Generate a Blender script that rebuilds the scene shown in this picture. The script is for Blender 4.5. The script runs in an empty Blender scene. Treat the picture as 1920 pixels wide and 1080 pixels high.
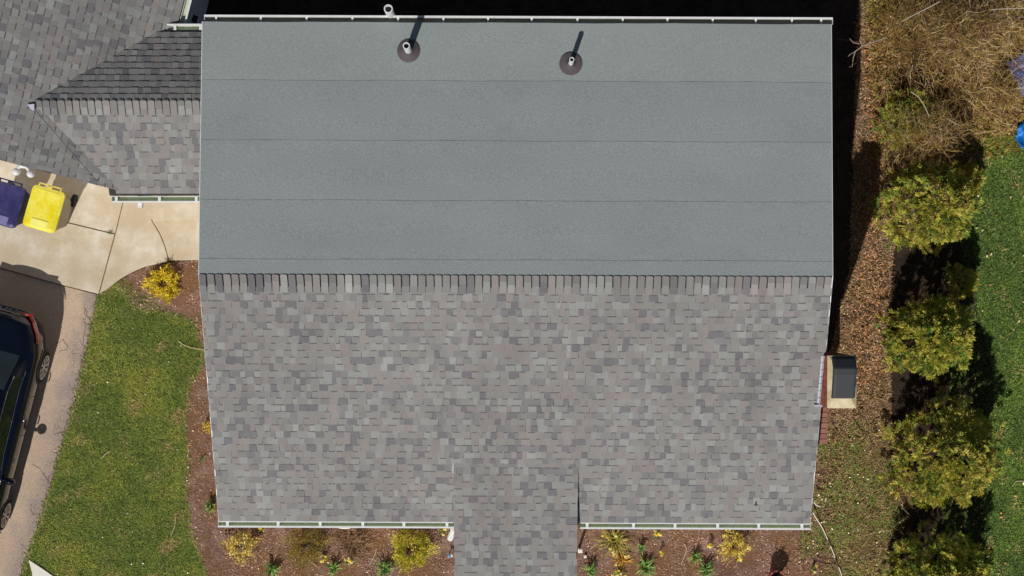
import bpy, math, random
import numpy as np
from mathutils import Vector

random.seed(7)
rng = np.random.default_rng(11)
sc = bpy.context.scene
col = sc.collection

# ------------------------------------------------------------------ camera, light, exposure
FPX = 3000.0            # focal length in pixels of the 1920-wide photograph
CAMZ = 32.8             # height of the drone above the ground (m)
cam = bpy.data.cameras.new('camera')
cam.sensor_width = 36.0
cam.lens = FPX / 1920.0 * 36.0
cam.clip_end = 1000.0
camo = bpy.data.objects.new('camera', cam)
camo.location = (0, 0, CAMZ)
col.objects.link(camo)
sc.camera = camo

SUN_AZ = Vector((-0.33, -0.944, 0)).normalized()
SUN_EL = math.radians(45.0)
sund = bpy.data.lights.new('sun', 'SUN')
sund.energy = 5.0
sund.angle = math.radians(0.5)
sund.color = (1.0, 0.975, 0.945)
suno = bpy.data.objects.new('sun', sund)
to_sun = Vector((SUN_AZ.x * math.cos(SUN_EL), SUN_AZ.y * math.cos(SUN_EL), math.sin(SUN_EL)))
suno.rotation_euler = (-to_sun).to_track_quat('-Z', 'Y').to_euler()
suno.location = to_sun * 60
col.objects.link(suno)

world = bpy.data.worlds.new('World')
sc.world = world
world.use_nodes = True
wn = world.node_tree
bg = wn.nodes['Background']
sky = wn.nodes.new('ShaderNodeTexSky')
sky.sky_type = 'NISHITA'
sky.sun_disc = False
sky.sun_elevation = SUN_EL
sky.sun_rotation = math.atan2(SUN_AZ.x, SUN_AZ.y)
wn.links.new(sky.outputs[0], bg.inputs[0])
bg.inputs[1].default_value = 0.05
sc.view_settings.view_transform = 'Standard'
sc.view_settings.look = 'None'
sc.view_settings.gamma = 1.0
sc.view_settings.use_curve_mapping = False
sc.view_settings.exposure = -0.72


# ------------------------------------------------------------------ helpers
def at(u, v, z=0.0):
    """photo pixel (1920x1080) at height z -> world point"""
    k = (CAMZ - z) / FPX
    return np.array([(u - 960) * k, -(v - 540) * k, z])


def lin(c):
    c = c / 255.0
    return c / 12.92 if c <= 0.04045 else ((c + 0.055) / 1.055) ** 2.4


def S(r, g, b, k=1.0):
    return (lin(r) / k, lin(g) / k, lin(b) / k)


def new_mesh(name, verts, faces, cols=None, smooth=False):
    me = bpy.data.meshes.new(name)
    me.from_pydata([tuple(map(float, v)) for v in verts], [], [tuple(f) for f in faces])
    if cols is not None:
        a = me.attributes.new('col', 'FLOAT_COLOR', 'FACE')
        arr = np.ones((len(faces), 4), np.float32)
        arr[:, :3] = np.array(cols, np.float32)
        a.data.foreach_set('color', arr.ravel())
    if smooth:
        me.polygons.foreach_set('use_smooth', [True] * len(me.polygons))
    me.update()
    return me


def np_mesh(name, V, n, cols):
    """V: (faces, n, 3) loose polygons of n corners; cols: (faces, 3)"""
    F = V.shape[0]
    me = bpy.data.meshes.new(name)
    me.vertices.add(F * n)
    me.vertices.foreach_set('co', V.astype(np.float32).ravel())
    me.loops.add(F * n)
    me.loops.foreach_set('vertex_index', np.arange(F * n, dtype=np.int32))
    me.polygons.add(F)
    me.polygons.foreach_set('loop_start', np.arange(0, F * n, n, dtype=np.int32))
    me.polygons.foreach_set('loop_total', np.full(F, n, dtype=np.int32))
    a = me.attributes.new('col', 'FLOAT_COLOR', 'FACE')
    arr = np.ones((F, 4), np.float32)
    arr[:, :3] = cols
    a.data.foreach_set('color', arr.ravel())
    me.update(calc_edges=True)
    me.validate()
    return me


def link(name, me, mat, parent=None, loc=(0, 0, 0), rz=0.0):
    o = bpy.data.objects.new(name, me)
    if mat is not None and me is not None:
        if len(me.materials) == 0:
            me.materials.append(mat)
    o.location = loc
    o.rotation_euler = (0, 0, rz)
    if parent is not None:
        o.parent = parent
    col.objects.link(o)
    return o


def tag(o, label=None, cat=None, group=None, kind=None):
    if label:
        o['label'] = label
    if cat:
        o['category'] = cat
    if group:
        o['group'] = group
    if kind:
        o['kind'] = kind
    return o


def thing(name, label, cat, loc=(0, 0, 0), rz=0.0, group=None):
    o = link(name, None, None, None, loc, rz)
    return tag(o, label, cat, group)


class MB:
    def __init__(self):
        self.v, self.f, self.c = [], [], []

    def poly(self, pts, c=(0.5, 0.5, 0.5)):
        b = len(self.v)
        self.v += [tuple(p) for p in pts]
        self.f.append(tuple(range(b, b + len(pts))))
        self.c.append(c)

    def box(self, x0, x1, y0, y1, z0, z1, c=(0.5, 0.5, 0.5)):
        P = [(x0, y0, z0), (x1, y0, z0), (x1, y1, z0), (x0, y1, z0), (x0, y0, z1), (x1, y0, z1), (x1, y1, z1), (x0, y1, z1)]
        b = len(self.v)
        self.v += P
        for q in ((0, 3, 2, 1), (4, 5, 6, 7), (0, 1, 5, 4), (1, 2, 6, 5), (2, 3, 7, 6), (3, 0, 4, 7)):
            self.f.append(tuple(b + i for i in q))
            self.c.append(c)

    def prism(self, prof, a0, a1, fn, c=(0.5, 0.5, 0.5), cols=None):
        """closed profile (p,q) swept from a0 to a1; fn(a,p,q)->xyz"""
        n = len(prof)
        b = len(self.v)
        self.v += [tuple(fn(a0, *p)) for p in prof] + [tuple(fn(a1, *p)) for p in prof]
        for i in range(n):
            j = (i + 1) % n
            self.f.append((b + i, b + j, b + n + j, b + n + i))
            self.c.append(cols[i] if cols else c)
        self.f.append(tuple(b + i for i in range(n))[::-1])
        self.c.append(c)
        self.f.append(tuple(b + n + i for i in range(n)))
        self.c.append(c)

    def lathe(self, prof, n=20, cx=0, cy=0, c=(0.5, 0.5, 0.5), cap0=False, cap1=False):
        b = len(self.v)
        for r, z in prof:
            for k in range(n):
                t = 2 * math.pi * k / n
                self.v.append((cx + r * math.cos(t), cy + r * math.sin(t), z))
        for i in range(len(prof) - 1):
            for k in range(n):
                k2 = (k + 1) % n
                self.f.append((b + i * n + k, b + i * n + k2, b + (i + 1) * n + k2, b + (i + 1) * n + k))
                self.c.append(c)
        if cap0:
            self.f.append(tuple(b + k for k in range(n))[::-1]); self.c.append(c)
        if cap1:
            m = (len(prof) - 1) * n
            self.f.append(tuple(b + m + k for k in range(n))); self.c.append(c)

    def tube(self, pts, rad, n=6, c=(0.5, 0.5, 0.5)):
        b = len(self.v)
        P = [Vector(p) for p in pts]
        R = rad if hasattr(rad, '__len__') else [rad] * len(P)
        for i, p in enumerate(P):
            d = (P[min(i + 1, len(P) - 1)] - P[max(i - 1, 0)])
            if d.length < 1e-9:
                d = Vector((0, 0, 1))
            d.normalize()
            a = Vector((0, 0, 1)) if abs(d.z) < 0.9 else Vector((1, 0, 0))
            e1 = d.cross(a).normalized()
            e2 = d.cross(e1)
            for k in range(n):
                t = 2 * math.pi * k / n
                self.v.append(tuple(p + (e1 * math.cos(t) + e2 * math.sin(t)) * R[i]))
        for i in range(len(P) - 1):
            for k in range(n):
                k2 = (k + 1) % n
                self.f.append((b + i * n + k, b + i * n + k2, b + (i + 1) * n + k2, b + (i + 1) * n + k))
                self.c.append(c)
        self.f.append(tuple(b + k for k in range(n))[::-1]); self.c.append(c)
        m = (len(P) - 1) * n
        self.f.append(tuple(b + m + k for k in range(n))); self.c.append(c)

    def build(self, name, mat, parent=None, loc=(0, 0, 0), smooth=False, rz=0.0):
        me = new_mesh(name, self.v, self.f, self.c, smooth)
        return link(name, me, mat, parent, loc, rz)


def mat(name, color=None, rough=0.8, var=0.0, scale=20.0, bump=0.0, bscale=60.0, spec=0.3, metallic=0.0,
        color2=None, scale2=2.0, coat=0.0, translucent=0.0, ramp=(0.4, 0.6), bdist=0.01, color3=None, scale3=0.6, band=None, drift=0.0, dscale=0.5, dstretch=(1, 1, 1)):
    """colour None -> the mesh's own 'col' attribute; var: fine brightness grain; color2: blotches"""
    m = bpy.data.materials.new(name)
    m.use_nodes = True
    nt = m.node_tree
    N, L = nt.nodes, nt.links
    bs = N['Principled BSDF']
    bs.inputs['Roughness'].default_value = rough
    bs.inputs['Specular IOR Level'].default_value = spec
    bs.inputs['Metallic'].default_value = metallic
    bs.inputs['Coat Weight'].default_value = coat
    bs.inputs['Coat Roughness'].default_value = 0.05
    tc = N.new('ShaderNodeTexCoord')
    if color is None:
        a = N.new('ShaderNodeAttribute'); a.attribute_name = 'col'
        cur = a.outputs['Color']
    else:
        a = N.new('ShaderNodeRGB'); a.outputs[0].default_value = (*color, 1)
        cur = a.outputs[0]
    for cc, s2 in ((color2, scale2), (color3, scale3)):
        if cc is None:
            continue
        n2 = N.new('ShaderNodeTexNoise'); n2.inputs['Scale'].default_value = s2
        n2.inputs['Detail'].default_value = 6.0
        n2.inputs['Roughness'].default_value = 0.65
        L.new(tc.outputs['Object'], n2.inputs['Vector'])
        r = N.new('ShaderNodeMapRange')
        r.inputs['From Min'].default_value = ramp[0]; r.inputs['From Max'].default_value = ramp[1]
        L.new(n2.outputs['Fac'], r.inputs['Value'])
        mx = N.new('ShaderNodeMix'); mx.data_type = 'RGBA'
        L.new(r.outputs['Result'], mx.inputs['Factor'])
        L.new(cur, mx.inputs['A']); mx.inputs['B'].default_value = (*cc, 1)
        cur = mx.outputs['Result']
    if band is not None:
        # a worn band along one straight border: (colour, nx, ny, d0, d1) in object space, edge broken up by noise
        bc, nx, ny, d0, d1 = band
        dp = N.new('ShaderNodeVectorMath'); dp.operation = 'DOT_PRODUCT'
        L.new(tc.outputs['Object'], dp.inputs[0]); dp.inputs[1].default_value = (nx, ny, 0)
        nb = N.new('ShaderNodeTexNoise'); nb.inputs['Scale'].default_value = 2.2; nb.inputs['Detail'].default_value = 7.0
        L.new(tc.outputs['Object'], nb.inputs['Vector'])
        ad = N.new('ShaderNodeMath'); ad.operation = 'MULTIPLY_ADD'; ad.inputs[1].default_value = 1.1
        L.new(nb.outputs['Fac'], ad.inputs[0]); L.new(dp.outputs['Value'], ad.inputs[2])
        r = N.new('ShaderNodeMapRange'); r.inputs['From Min'].default_value = d0 + .55; r.inputs['From Max'].default_value = d1 + .55
        L.new(ad.outputs[0], r.inputs['Value'])
        mx = N.new('ShaderNodeMix'); mx.data_type = 'RGBA'
        L.new(r.outputs['Result'], mx.inputs['Factor']); L.new(cur, mx.inputs['A']); mx.inputs['B'].default_value = (*bc, 1)
        cur = mx.outputs['Result']
    if drift > 0:
        mp = N.new('ShaderNodeMapping'); mp.inputs['Scale'].default_value = dstretch
        L.new(tc.outputs['Object'], mp.inputs['Vector'])
        nd = N.new('ShaderNodeTexNoise'); nd.inputs['Scale'].default_value = dscale; nd.inputs['Detail'].default_value = 5.0
        L.new(mp.outputs[0], nd.inputs['Vector'])
        r = N.new('ShaderNodeMapRange'); r.inputs['From Min'].default_value = .3; r.inputs['From Max'].default_value = .7
        r.inputs['To Min'].default_value = 1 - drift; r.inputs['To Max'].default_value = 1 + drift
        L.new(nd.outputs['Fac'], r.inputs['Value'])
        mx = N.new('ShaderNodeVectorMath'); mx.operation = 'SCALE'
        L.new(cur, mx.inputs[0]); L.new(r.outputs['Result'], mx.inputs['Scale'])
        cur = mx.outputs[0]
    if var > 0:
        n1 = N.new('ShaderNodeTexNoise'); n1.inputs['Scale'].default_value = scale
        n1.inputs['Detail'].default_value = 3.0
        n1.inputs['Roughness'].default_value = 0.7
        L.new(tc.outputs['Object'], n1.inputs['Vector'])
        r = N.new('ShaderNodeMapRange')
        r.inputs['From Min'].default_value = 0.25; r.inputs['From Max'].default_value = 0.75
        r.inputs['To Min'].default_value = 1 - var; r.inputs['To Max'].default_value = 1 + var
        L.new(n1.outputs['Fac'], r.inputs['Value'])
        mx = N.new('ShaderNodeVectorMath'); mx.operation = 'SCALE'
        L.new(cur, mx.inputs[0]); L.new(r.outputs['Result'], mx.inputs['Scale'])
        cur = mx.outputs[0]
    L.new(cur, bs.inputs['Base Color'])
    if bump > 0:
        n3 = N.new('ShaderNodeTexNoise'); n3.inputs['Scale'].default_value = bscale
        n3.inputs['Detail'].default_value = 4.0
        L.new(tc.outputs['Object'], n3.inputs['Vector'])
        b = N.new('ShaderNodeBump'); b.inputs['Strength'].default_value = bump
        b.inputs['Distance'].default_value = bdist
        L.new(n3.outputs['Fac'], b.inputs['Height'])
        L.new(b.outputs[0], bs.inputs['Normal'])
    if translucent > 0:
        t = N.new('ShaderNodeBsdfTranslucent')
        L.new(cur, t.inputs['Color'])
        ms = N.new('ShaderNodeMixShader'); ms.inputs[0].default_value = translucent
        L.new(bs.outputs[0], ms.inputs[1]); L.new(t.outputs[0], ms.inputs[2])
        L.new(ms.outputs[0], N['Material Output'].inputs['Surface'])
    return m


KH = 0.80   # level ground receives this share of what the sun-facing roof slope does
M = {}
M['shingle'] = mat('asphalt_shingle', None, 0.95, var=0.17, scale=60, bump=0.25, bscale=220, spec=0.1,
                   drift=.10, dscale=.55, dstretch=(1.6, .5, .5))
M['shingle_dark'] = mat('shingle_underlay', S(70, 66, 68), 0.95, var=0.15, scale=80, spec=0.1)
M['roll'] = mat('granulated_roll_roofing', None, 0.95, var=0.26, scale=42, bump=0.2, bscale=180, spec=0.1, drift=.05, dscale=.8, dstretch=(.7, 1.4, 1))
M['bitumen'] = mat('bitumen_bleed', (0.22, 0.235, 0.23), 0.7, var=0.4, scale=8, spec=0.2)
M['white'] = mat('white_painted_metal', (0.87, 0.87, 0.85), 0.45, var=0.04, scale=12)
M['gutter'] = mat('painted_gutter', None, 0.45, var=0.1, scale=9)
M['pvc'] = mat('white_pvc', (0.85, 0.85, 0.86), 0.4)
M['pvc_dark'] = mat('pipe_bore', (0.03, 0.03, 0.028), 0.9)
M['boot'] = mat('brown_rubber_boot', S(86, 78, 80, 0.8), 0.75, var=0.12, scale=30, spec=0.25)
M['brick'] = mat('red_brick', None, 0.9, var=0.2, scale=30, bump=0.3)
M['mortar'] = mat('mortar', S(170, 140, 120, 0.8), 0.95, var=0.2, scale=30, bump=0.3)
M['crown'] = mat('cement_crown', S(210, 195, 160, 0.8), 0.95, var=0.12, scale=12, color2=S(188, 170, 130, 0.8), scale2=5, bump=0.3)
M['hood'] = mat('black_sheet_metal', (0.055, 0.055, 0.062), 0.6, var=0.12, scale=60, spec=0.3)
M['wall'] = mat('white_siding', (0.85, 0.82, 0.82), 0.6, var=0.05, scale=4)
M['dark'] = mat('dark_fitting', (0.03, 0.03, 0.03), 0.7)
M['soil'] = mat('shade_dark_soil', S(70, 56, 48, KH), 1.0, var=0.35, scale=14, bump=0.6, bscale=25, color2=S(54, 44, 38, KH), scale2=3, spec=0.05)  # soil colour darkened so ground in the house shadow comes out black
M['mulch'] = mat('shredded_mulch', S(142, 114, 99, KH), 1.0, var=0.4, scale=28, bump=0.9, bscale=40, color2=S(104, 78, 68, KH), scale2=2.2,
                 color3=S(126, 94, 66, KH), scale3=1.1, spec=0.05, bdist=0.03)
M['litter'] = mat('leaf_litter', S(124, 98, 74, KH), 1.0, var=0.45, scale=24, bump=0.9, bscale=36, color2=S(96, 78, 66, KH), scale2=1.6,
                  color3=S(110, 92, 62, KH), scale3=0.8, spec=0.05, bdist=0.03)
M['lawn'] = mat('lawn_soil', S(96, 104, 50, KH), 1.0, var=0.4, scale=18, bump=0.8, bscale=30, color2=S(104, 102, 56, KH), scale2=1.5, spec=0.05, bdist=0.03)
M['lawn2'] = mat('lawn_soil_green', S(66, 82, 40, KH), 1.0, var=0.4, scale=18, bump=0.8, bscale=30, color2=S(60, 72, 34, KH), scale2=1.5, spec=0.05, bdist=0.03)
M['rough'] = mat('thin_turf', S(118, 104, 64, KH), 1.0, var=0.4, scale=20, bump=0.8, bscale=30, color2=S(88, 92, 46, KH), scale2=1.4, spec=0.05,
                 color3=S(112, 84, 66, KH), scale3=0.9, bdist=0.03)
_e0, _e1 = at(187, 554), at(48, 1064)
_t = (_e1 - _e0) / np.linalg.norm(_e1 - _e0); _n = np.array([-_t[1], _t[0]])
if _n[0] < 0: _n = -_n
_d = float(np.dot(_n, _e0[:2]))
M['drive'] = mat('aged_asphalt', S(190, 166, 142, KH), 0.95, var=0.26, scale=36, bump=0.5, bscale=70, color2=S(176, 156, 136, KH), scale2=1.6,
                 ramp=(0.45, 0.7), spec=0.1, band=(S(152, 138, 128, KH), float(_n[0]), float(_n[1]), _d - .50, _d + .02))
_unused = (lambda *a, **k: None)('greyer_asphalt_edge', S(150, 138, 132, KH), 0.95, var=0.3, scale=34, bump=0.6, bscale=60, color2=S(116, 108, 110, KH), scale2=1.8, spec=0.1)
M['crack'] = mat('asphalt_crack', S(124, 108, 98, KH), 1.0)
M['concrete'] = mat('concrete', S(196, 182, 156, KH), 0.9, var=0.06, scale=30, bump=0.15, bscale=90, color2=S(212, 202, 184, KH), scale2=2.2,
                    color3=S(186, 170, 142, KH), scale3=0.9, spec=0.15)
M['joint'] = mat('joint_dirt', S(134, 112, 82, KH), 1.0, var=0.2, scale=20)
M['leaf'] = mat('leaf', None, 0.65, spec=0.25, translucent=0.18)
M['grass'] = mat('grass_blade', None, 0.75, spec=0.15, translucent=0.2)
M['chip'] = mat('mulch_chip', None, 0.95, spec=0.08)
M['twig'] = mat('bark_twig', None, 0.95, spec=0.1)
M['petal'] = mat('petal', None, 0.7, spec=0.2, translucent=0.15)
M['paint'] = mat('navy_car_paint', (0.003, 0.005, 0.012), 0.12, spec=0.35, coat=0.6)
M['glass'] = mat('car_glass', (0.012, 0.02, 0.02), 0.06, spec=0.6)
M['chrome'] = mat('chrome_trim', (0.75, 0.76, 0.78), 0.15, metallic=1.0)
M['red_lamp'] = mat('tail_lamp_red', (0.45, 0.014, 0.016), 0.2, spec=0.6, coat=0.6)
M['clear_lamp'] = mat('lamp_clear', (0.6, 0.6, 0.62), 0.15, spec=0.6)
M['tyre'] = mat('tyre_rubber', (0.02, 0.02, 0.02), 0.9)
M['rim'] = mat('alloy_rim', (0.6, 0.6, 0.6), 0.45, metallic=0.4)
M['trim'] = mat('black_trim', (0.02, 0.02, 0.022), 0.55)
M['yellow'] = mat('yellow_plastic', S(222, 204, 10, KH), 0.5, var=0.09, scale=18, color2=S(232, 220, 90, KH), scale2=4, spec=0.35)
M['yellow_pale'] = mat('yellow_scuffed', S(240, 232, 120, KH), 0.6, var=0.08, scale=12)
M['navy'] = mat('navy_plastic', S(44, 42, 88, KH), 0.4, var=0.1, scale=12, color2=S(62, 60, 104, KH), scale2=4, spec=0.4)
M['navy_pale'] = mat('navy_scuffed', S(120, 116, 160, KH), 0.5, var=0.2, scale=14)
M['bin_grey'] = mat('bin_body_grey', S(150, 140, 120, KH), 0.6, var=0.08, scale=10)
M['bin_navy'] = mat('bin_body_navy', S(44, 42, 80, KH), 0.6)
M['tarp'] = mat('blue_tarp', S(30, 120, 200, KH), 0.45, var=0.15, scale=8, bump=0.6, bscale=9, bdist=0.05, spec=0.4)
M['tarp_pale'] = mat('faded_tarp', S(92, 116, 184, KH), 0.7, var=0.3, scale=22, color2=S(112, 104, 120, KH), scale2=9)
M['clay'] = mat('red_clay', S(170, 96, 90, KH), 0.8, var=0.1)
M['white_stone'] = mat('white_stone', S(232, 226, 214, KH), 0.8, var=0.05)
M['blue_orn'] = mat('pale_blue_glaze', S(110, 170, 210, KH), 0.4)
M['hose_white'] = mat('white_cable_skin', S(225, 215, 195, KH), 0.6)
M['cable_dark'] = mat('weathered_cable_skin', S(100, 88, 78, KH), 0.8)


def vnoise(x, y, s, seed=0):
    r = np.random.default_rng(seed)
    out = np.zeros_like(x)
    for k in range(7):
        a = r.uniform(0, 2 * np.pi); f = s * r.uniform(0.5, 2.0); p = r.uniform(0, 6.28)
        out += np.sin((x * np.cos(a) + y * np.sin(a)) * f * 2 * np.pi + p)
    return out / 7 * 1.8


def inpoly(P, poly):
    x, y = P[:, 0], P[:, 1]
    ins = np.zeros(len(P), bool)
    n = len(poly)
    for i in range(n):
        x0, y0 = poly[i][:2]; x1, y1 = poly[(i + 1) % n][:2]
        if y0 == y1:
            continue
        c = ((y0 > y) != (y1 > y)) & (x < (x1 - x0) * (y - y0) / (y1 - y0) + x0)
        ins ^= c
    return ins


def scatter(poly, n, r=None):
    r = r or rng
    A = np.array([p[:2] for p in poly])
    lo, hi = A.min(0), A.max(0)
    out = np.zeros((0, 2))
    area = np.prod(hi - lo)
    while len(out) < n:
        P = r.uniform(lo, hi, (n * 2, 2))
        out = np.vstack([out, P[inpoly(P, A)]])
    return out[:n]


def pxpoly(pts, z=0.0):
    return [at(u, v, z) for u, v in pts]


def sheet(name, pts, z, m, parent=None, kind='structure'):
    P = pxpoly(pts, 0.0)
    me = new_mesh(name, [(p[0], p[1], z) for p in P], [tuple(range(len(P)))])
    # make sure it faces up
    me.update()
    if me.polygons[0].normal.z < 0:
        me.flip_normals()
    o = link(name, me, m, parent)
    if kind:
        o['kind'] = kind
    return o


def smooth_curve(pts, n=8):
    """Catmull-Rom through points"""
    P = [np.array(p, float) for p in pts]
    out = []
    for i in range(len(P) - 1):
        p0 = P[max(i - 1, 0)]; p1 = P[i]; p2 = P[i + 1]; p3 = P[min(i + 2, len(P) - 1)]
        for k in range(n):
            t = k / n
            out.append(0.5 * ((2 * p1) + (-p0 + p2) * t + (2 * p0 - 5 * p1 + 4 * p2 - p3) * t * t + (-p0 + 3 * p1 - 3 * p2 + p3) * t ** 3))
    out.append(P[-1])
    return [tuple(p) for p in out]


# ------------------------------------------------------------------ ground
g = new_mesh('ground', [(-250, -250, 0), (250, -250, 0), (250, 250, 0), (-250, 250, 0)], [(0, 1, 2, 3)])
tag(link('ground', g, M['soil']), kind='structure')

drive_r = smooth_curve([(187, 554), (172, 625), (158, 690), (143, 760), (112, 860), (88, 950), (66, 1010), (48, 1064), (30, 1120)], 5)
drive = [(-500, 366), (0, 503), (118, 536)] + drive_r + [(-500, 1120)]
sheet('driveway', drive, 0.008, M['drive'])
edge_in = [(u - 26, v) for u, v in drive_r]
edge_strip = drive_r + edge_in[::-1]

bed_edge = smooth_curve([(232, 548), (248, 578), (300, 588), (340, 596), (366, 622), (378, 660), (374, 694), (352, 730), (346, 800), (350, 860),
                         (344, 915), (352, 960), (356, 1000), (376, 1050), (398, 1120)], 5)
lawn_left = drive_r[::-1] + [(196, 548), (214, 540)] + bed_edge
sheet('lawn', lawn_left, 0.012, M['lawn'])
bed = smooth_curve([(186, 554), (206, 541), (228, 524), (268, 504), (318, 492), (372, 489)], 6) + [(430, 489), (430, 860), (1535, 860), (1535, 1120)] + bed_edge[::-1] + [(214, 540), (196, 548)]
sheet('mulch_bed', bed, 0.016, M['mulch'])
litter = [(1612, -120), (2150, -120), (2150, 260), (1860, 300), (1820, 520), (1810, 720), (1700, 800), (1660, 830), (1500, 830), (1560, 640), (1594, 500)]  # left edge set so the dark soil deepens the house shadow
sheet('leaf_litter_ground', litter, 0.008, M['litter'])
roughp = [(1500, 800), (1640, 800), (1720, 800), (1720, 1120), (1536, 1120), (1536, 870), (1500, 870)]
sheet('thin_turf', roughp, 0.012, M['rough'])
lawn_edge = smooth_curve([(1830, 262), (1824, 330), (1800, 420), (1806, 520), (1800, 600), (1780, 720), (1790, 850), (1770, 960), (1740, 1120)], 5)
lawn_right = [(2150, 240)] + lawn_edge + [(2150, 1120)]
sheet('side_lawn', lawn_right, 0.014, M['lawn2'])

tree_shade = smooth_curve([(1676, 470), (1668, 560), (1664, 640), (1672, 740), (1668, 830), (1678, 930), (1664, 1010), (1670, 1130)], 4) + \
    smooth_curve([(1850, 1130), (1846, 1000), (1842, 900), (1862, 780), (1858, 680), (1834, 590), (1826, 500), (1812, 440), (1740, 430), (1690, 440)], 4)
sheet('tree_shade_ground', tree_shade, 0.020, mat('tree_shade_ground', S(62, 50, 40, KH), 1.0, var=.4, scale=30, bump=.8, bscale=40, spec=.05, color2=S(48, 40, 32, KH), scale2=3))  # dark sheet that paints in the black shade between the evergreens

# concrete walk: slabs with recessed joints on a dirt bed
walk = thing('walkway', 'pale concrete walk with jointed slabs beside the yellow and navy bins', 'walkway', (0, 0, 0))
del walk['label']; del walk['category']
walk['kind'] = 'structure'
sheet('joint_bed', [(-500, 150), (380, 280), (380, 487), (318, 490), (268, 502), (228, 521), (188, 552), (118, 535), (-500, 365)], 0.020, M['joint'], walk, kind=None)
curve_b = smooth_curve([(188, 550), (206, 539), (228, 522), (268, 502), (318, 490)], 6)
SLABS = [
    [(-500, 180), (0, 300), (165, 340), (236, 358), (216.5, 438), (0, 385.5), (-500, 263)],
    [(-500, 265), (0, 387.5), (215.5, 440), (185.5, 551), (118, 534), (0, 501), (-500, 363)],
    [(238, 358), (282, 358), (284, 412)] + smooth_curve([(286, 416), (300, 440), (310, 465), (316, 488)], 4) + [p for p in curve_b[::-1]][1:] + [(218.5, 438)],
    [(286, 358), (380, 358), (380, 488), (318, 488)] + smooth_curve([(312, 465), (302, 439.5), (287, 415)], 4),
]


def slab(pts, z0, z1, m, parent, name='concrete_slab'):
    P = [at(u, v, 0) for u, v in pts]
    n = len(P)
    A = sum(P[i][0] * P[(i + 1) % n][1] - P[(i + 1) % n][0] * P[i][1] for i in range(n))
    if A < 0:
        P = P[::-1]
    v = [(p[0], p[1], z0) for p in P] + [(p[0], p[1], z1) for p in P]
    f = [tuple(range(n, 2 * n))] + [(i, (i + 1) % n, n + (i + 1) % n, n + i) for i in range(n)]
    return link(name, new_mesh(name, v, f), m, parent)


for k, s in enumerate(SLABS):
    slab(s, 0.0, 0.045 + 0.003 * k, M['concrete'], walk)
o = slab([(273, 350), (380, 350), (380, 412), (280, 412), (274, 408)], 0.04, 0.17, M['concrete'], walk, 'door_step')
# little white kerb corner at the bottom left
slab([(55, 1049), (66, 1056), (84, 1068), (104, 1082), (130, 1120), (58, 1120), (62, 1075)], 0.0, 0.05, mat('white_concrete', S(226, 220, 208, KH), 0.9, var=0.06, scale=20), walk, 'concrete_slab')
# grass tuft in the joint
mb = MB()
for k in range(26):
    p = at(208 + random.gauss(0, 4), 435 + random.gauss(0, 1.6), 0.04)
    a = random.uniform(0, 6.28); l = random.uniform(.03, .07)
    q = p + np.array([math.cos(a) * l, math.sin(a) * l, .04])
    w = np.array([-math.sin(a), math.cos(a), 0]) * .006
    mb.poly([p - w, p + w, q], S(80, 100, 40, KH))
tag(mb.build('weed', M['grass']), 'tiny green weed growing in the joint between concrete slabs', 'weed')

# cracks in the asphalt (thin recessed lines modelled as narrow sheets)
mb = MB()


def crack(pts, w=0.007, jit=2.0):
    P = [pts[0]]
    for a, b in zip(pts[:-1], pts[1:]):
        n = max(2, int(math.hypot(b[0] - a[0], b[1] - a[1]) / 6))
        for k in range(1, n + 1):
            P.append((a[0] + (b[0] - a[0]) * k / n + random.gauss(0, jit * .5), a[1] + (b[1] - a[1]) * k / n + random.gauss(0, jit * .5)))
    W = [at(u, v, 0) for u, v in P]
    for p, q in zip(W[:-1], W[1:]):
        d = q - p
        nn = np.array([-d[1], d[0], 0]); nn = nn / (np.linalg.norm(nn) + 1e-9) * w * .5 * random.uniform(.5, 1.2)
        z = np.array([0, 0, 0.0155])
        mb.poly([p - nn + z, q - nn + z, q + nn + z, p + nn + z])


for y in range(570, 1040, 75):
    cx = 160 - (y - 600) * 0.26
    crack([(cx + random.uniform(-30, 5), y), (cx + random.uniform(-15, 10), y + 18), (cx + random.uniform(0, 18), y + random.uniform(10, 50))])
crack([(104, 645), (118, 638), (128, 648), (124, 656), (112, 660)], .009)
crack([(165, 575), (155, 640), (150, 700), (128, 790), (96, 890), (70, 990)], .012, 4)
tag(mb.build('crack_lines', M['crack']), kind='stuff')


# ------------------------------------------------------------------ shingles
PAL = [(S(153, 153, 149), 20), (S(147, 144, 140), 44), (S(149, 142, 138), 12), (S(125, 123, 124), 11), (S(137, 135, 133), 17), (S(159, 159, 155), 4)]
PALW = np.cumsum([w for _, w in PAL]); PALW = PALW / PALW[-1]
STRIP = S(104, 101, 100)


def tone(r):
    c = PAL[int(np.searchsorted(PALW, r.random()))][0]
    j = r.gauss(1, .03)
    return tuple(x * j for x in c)


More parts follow.
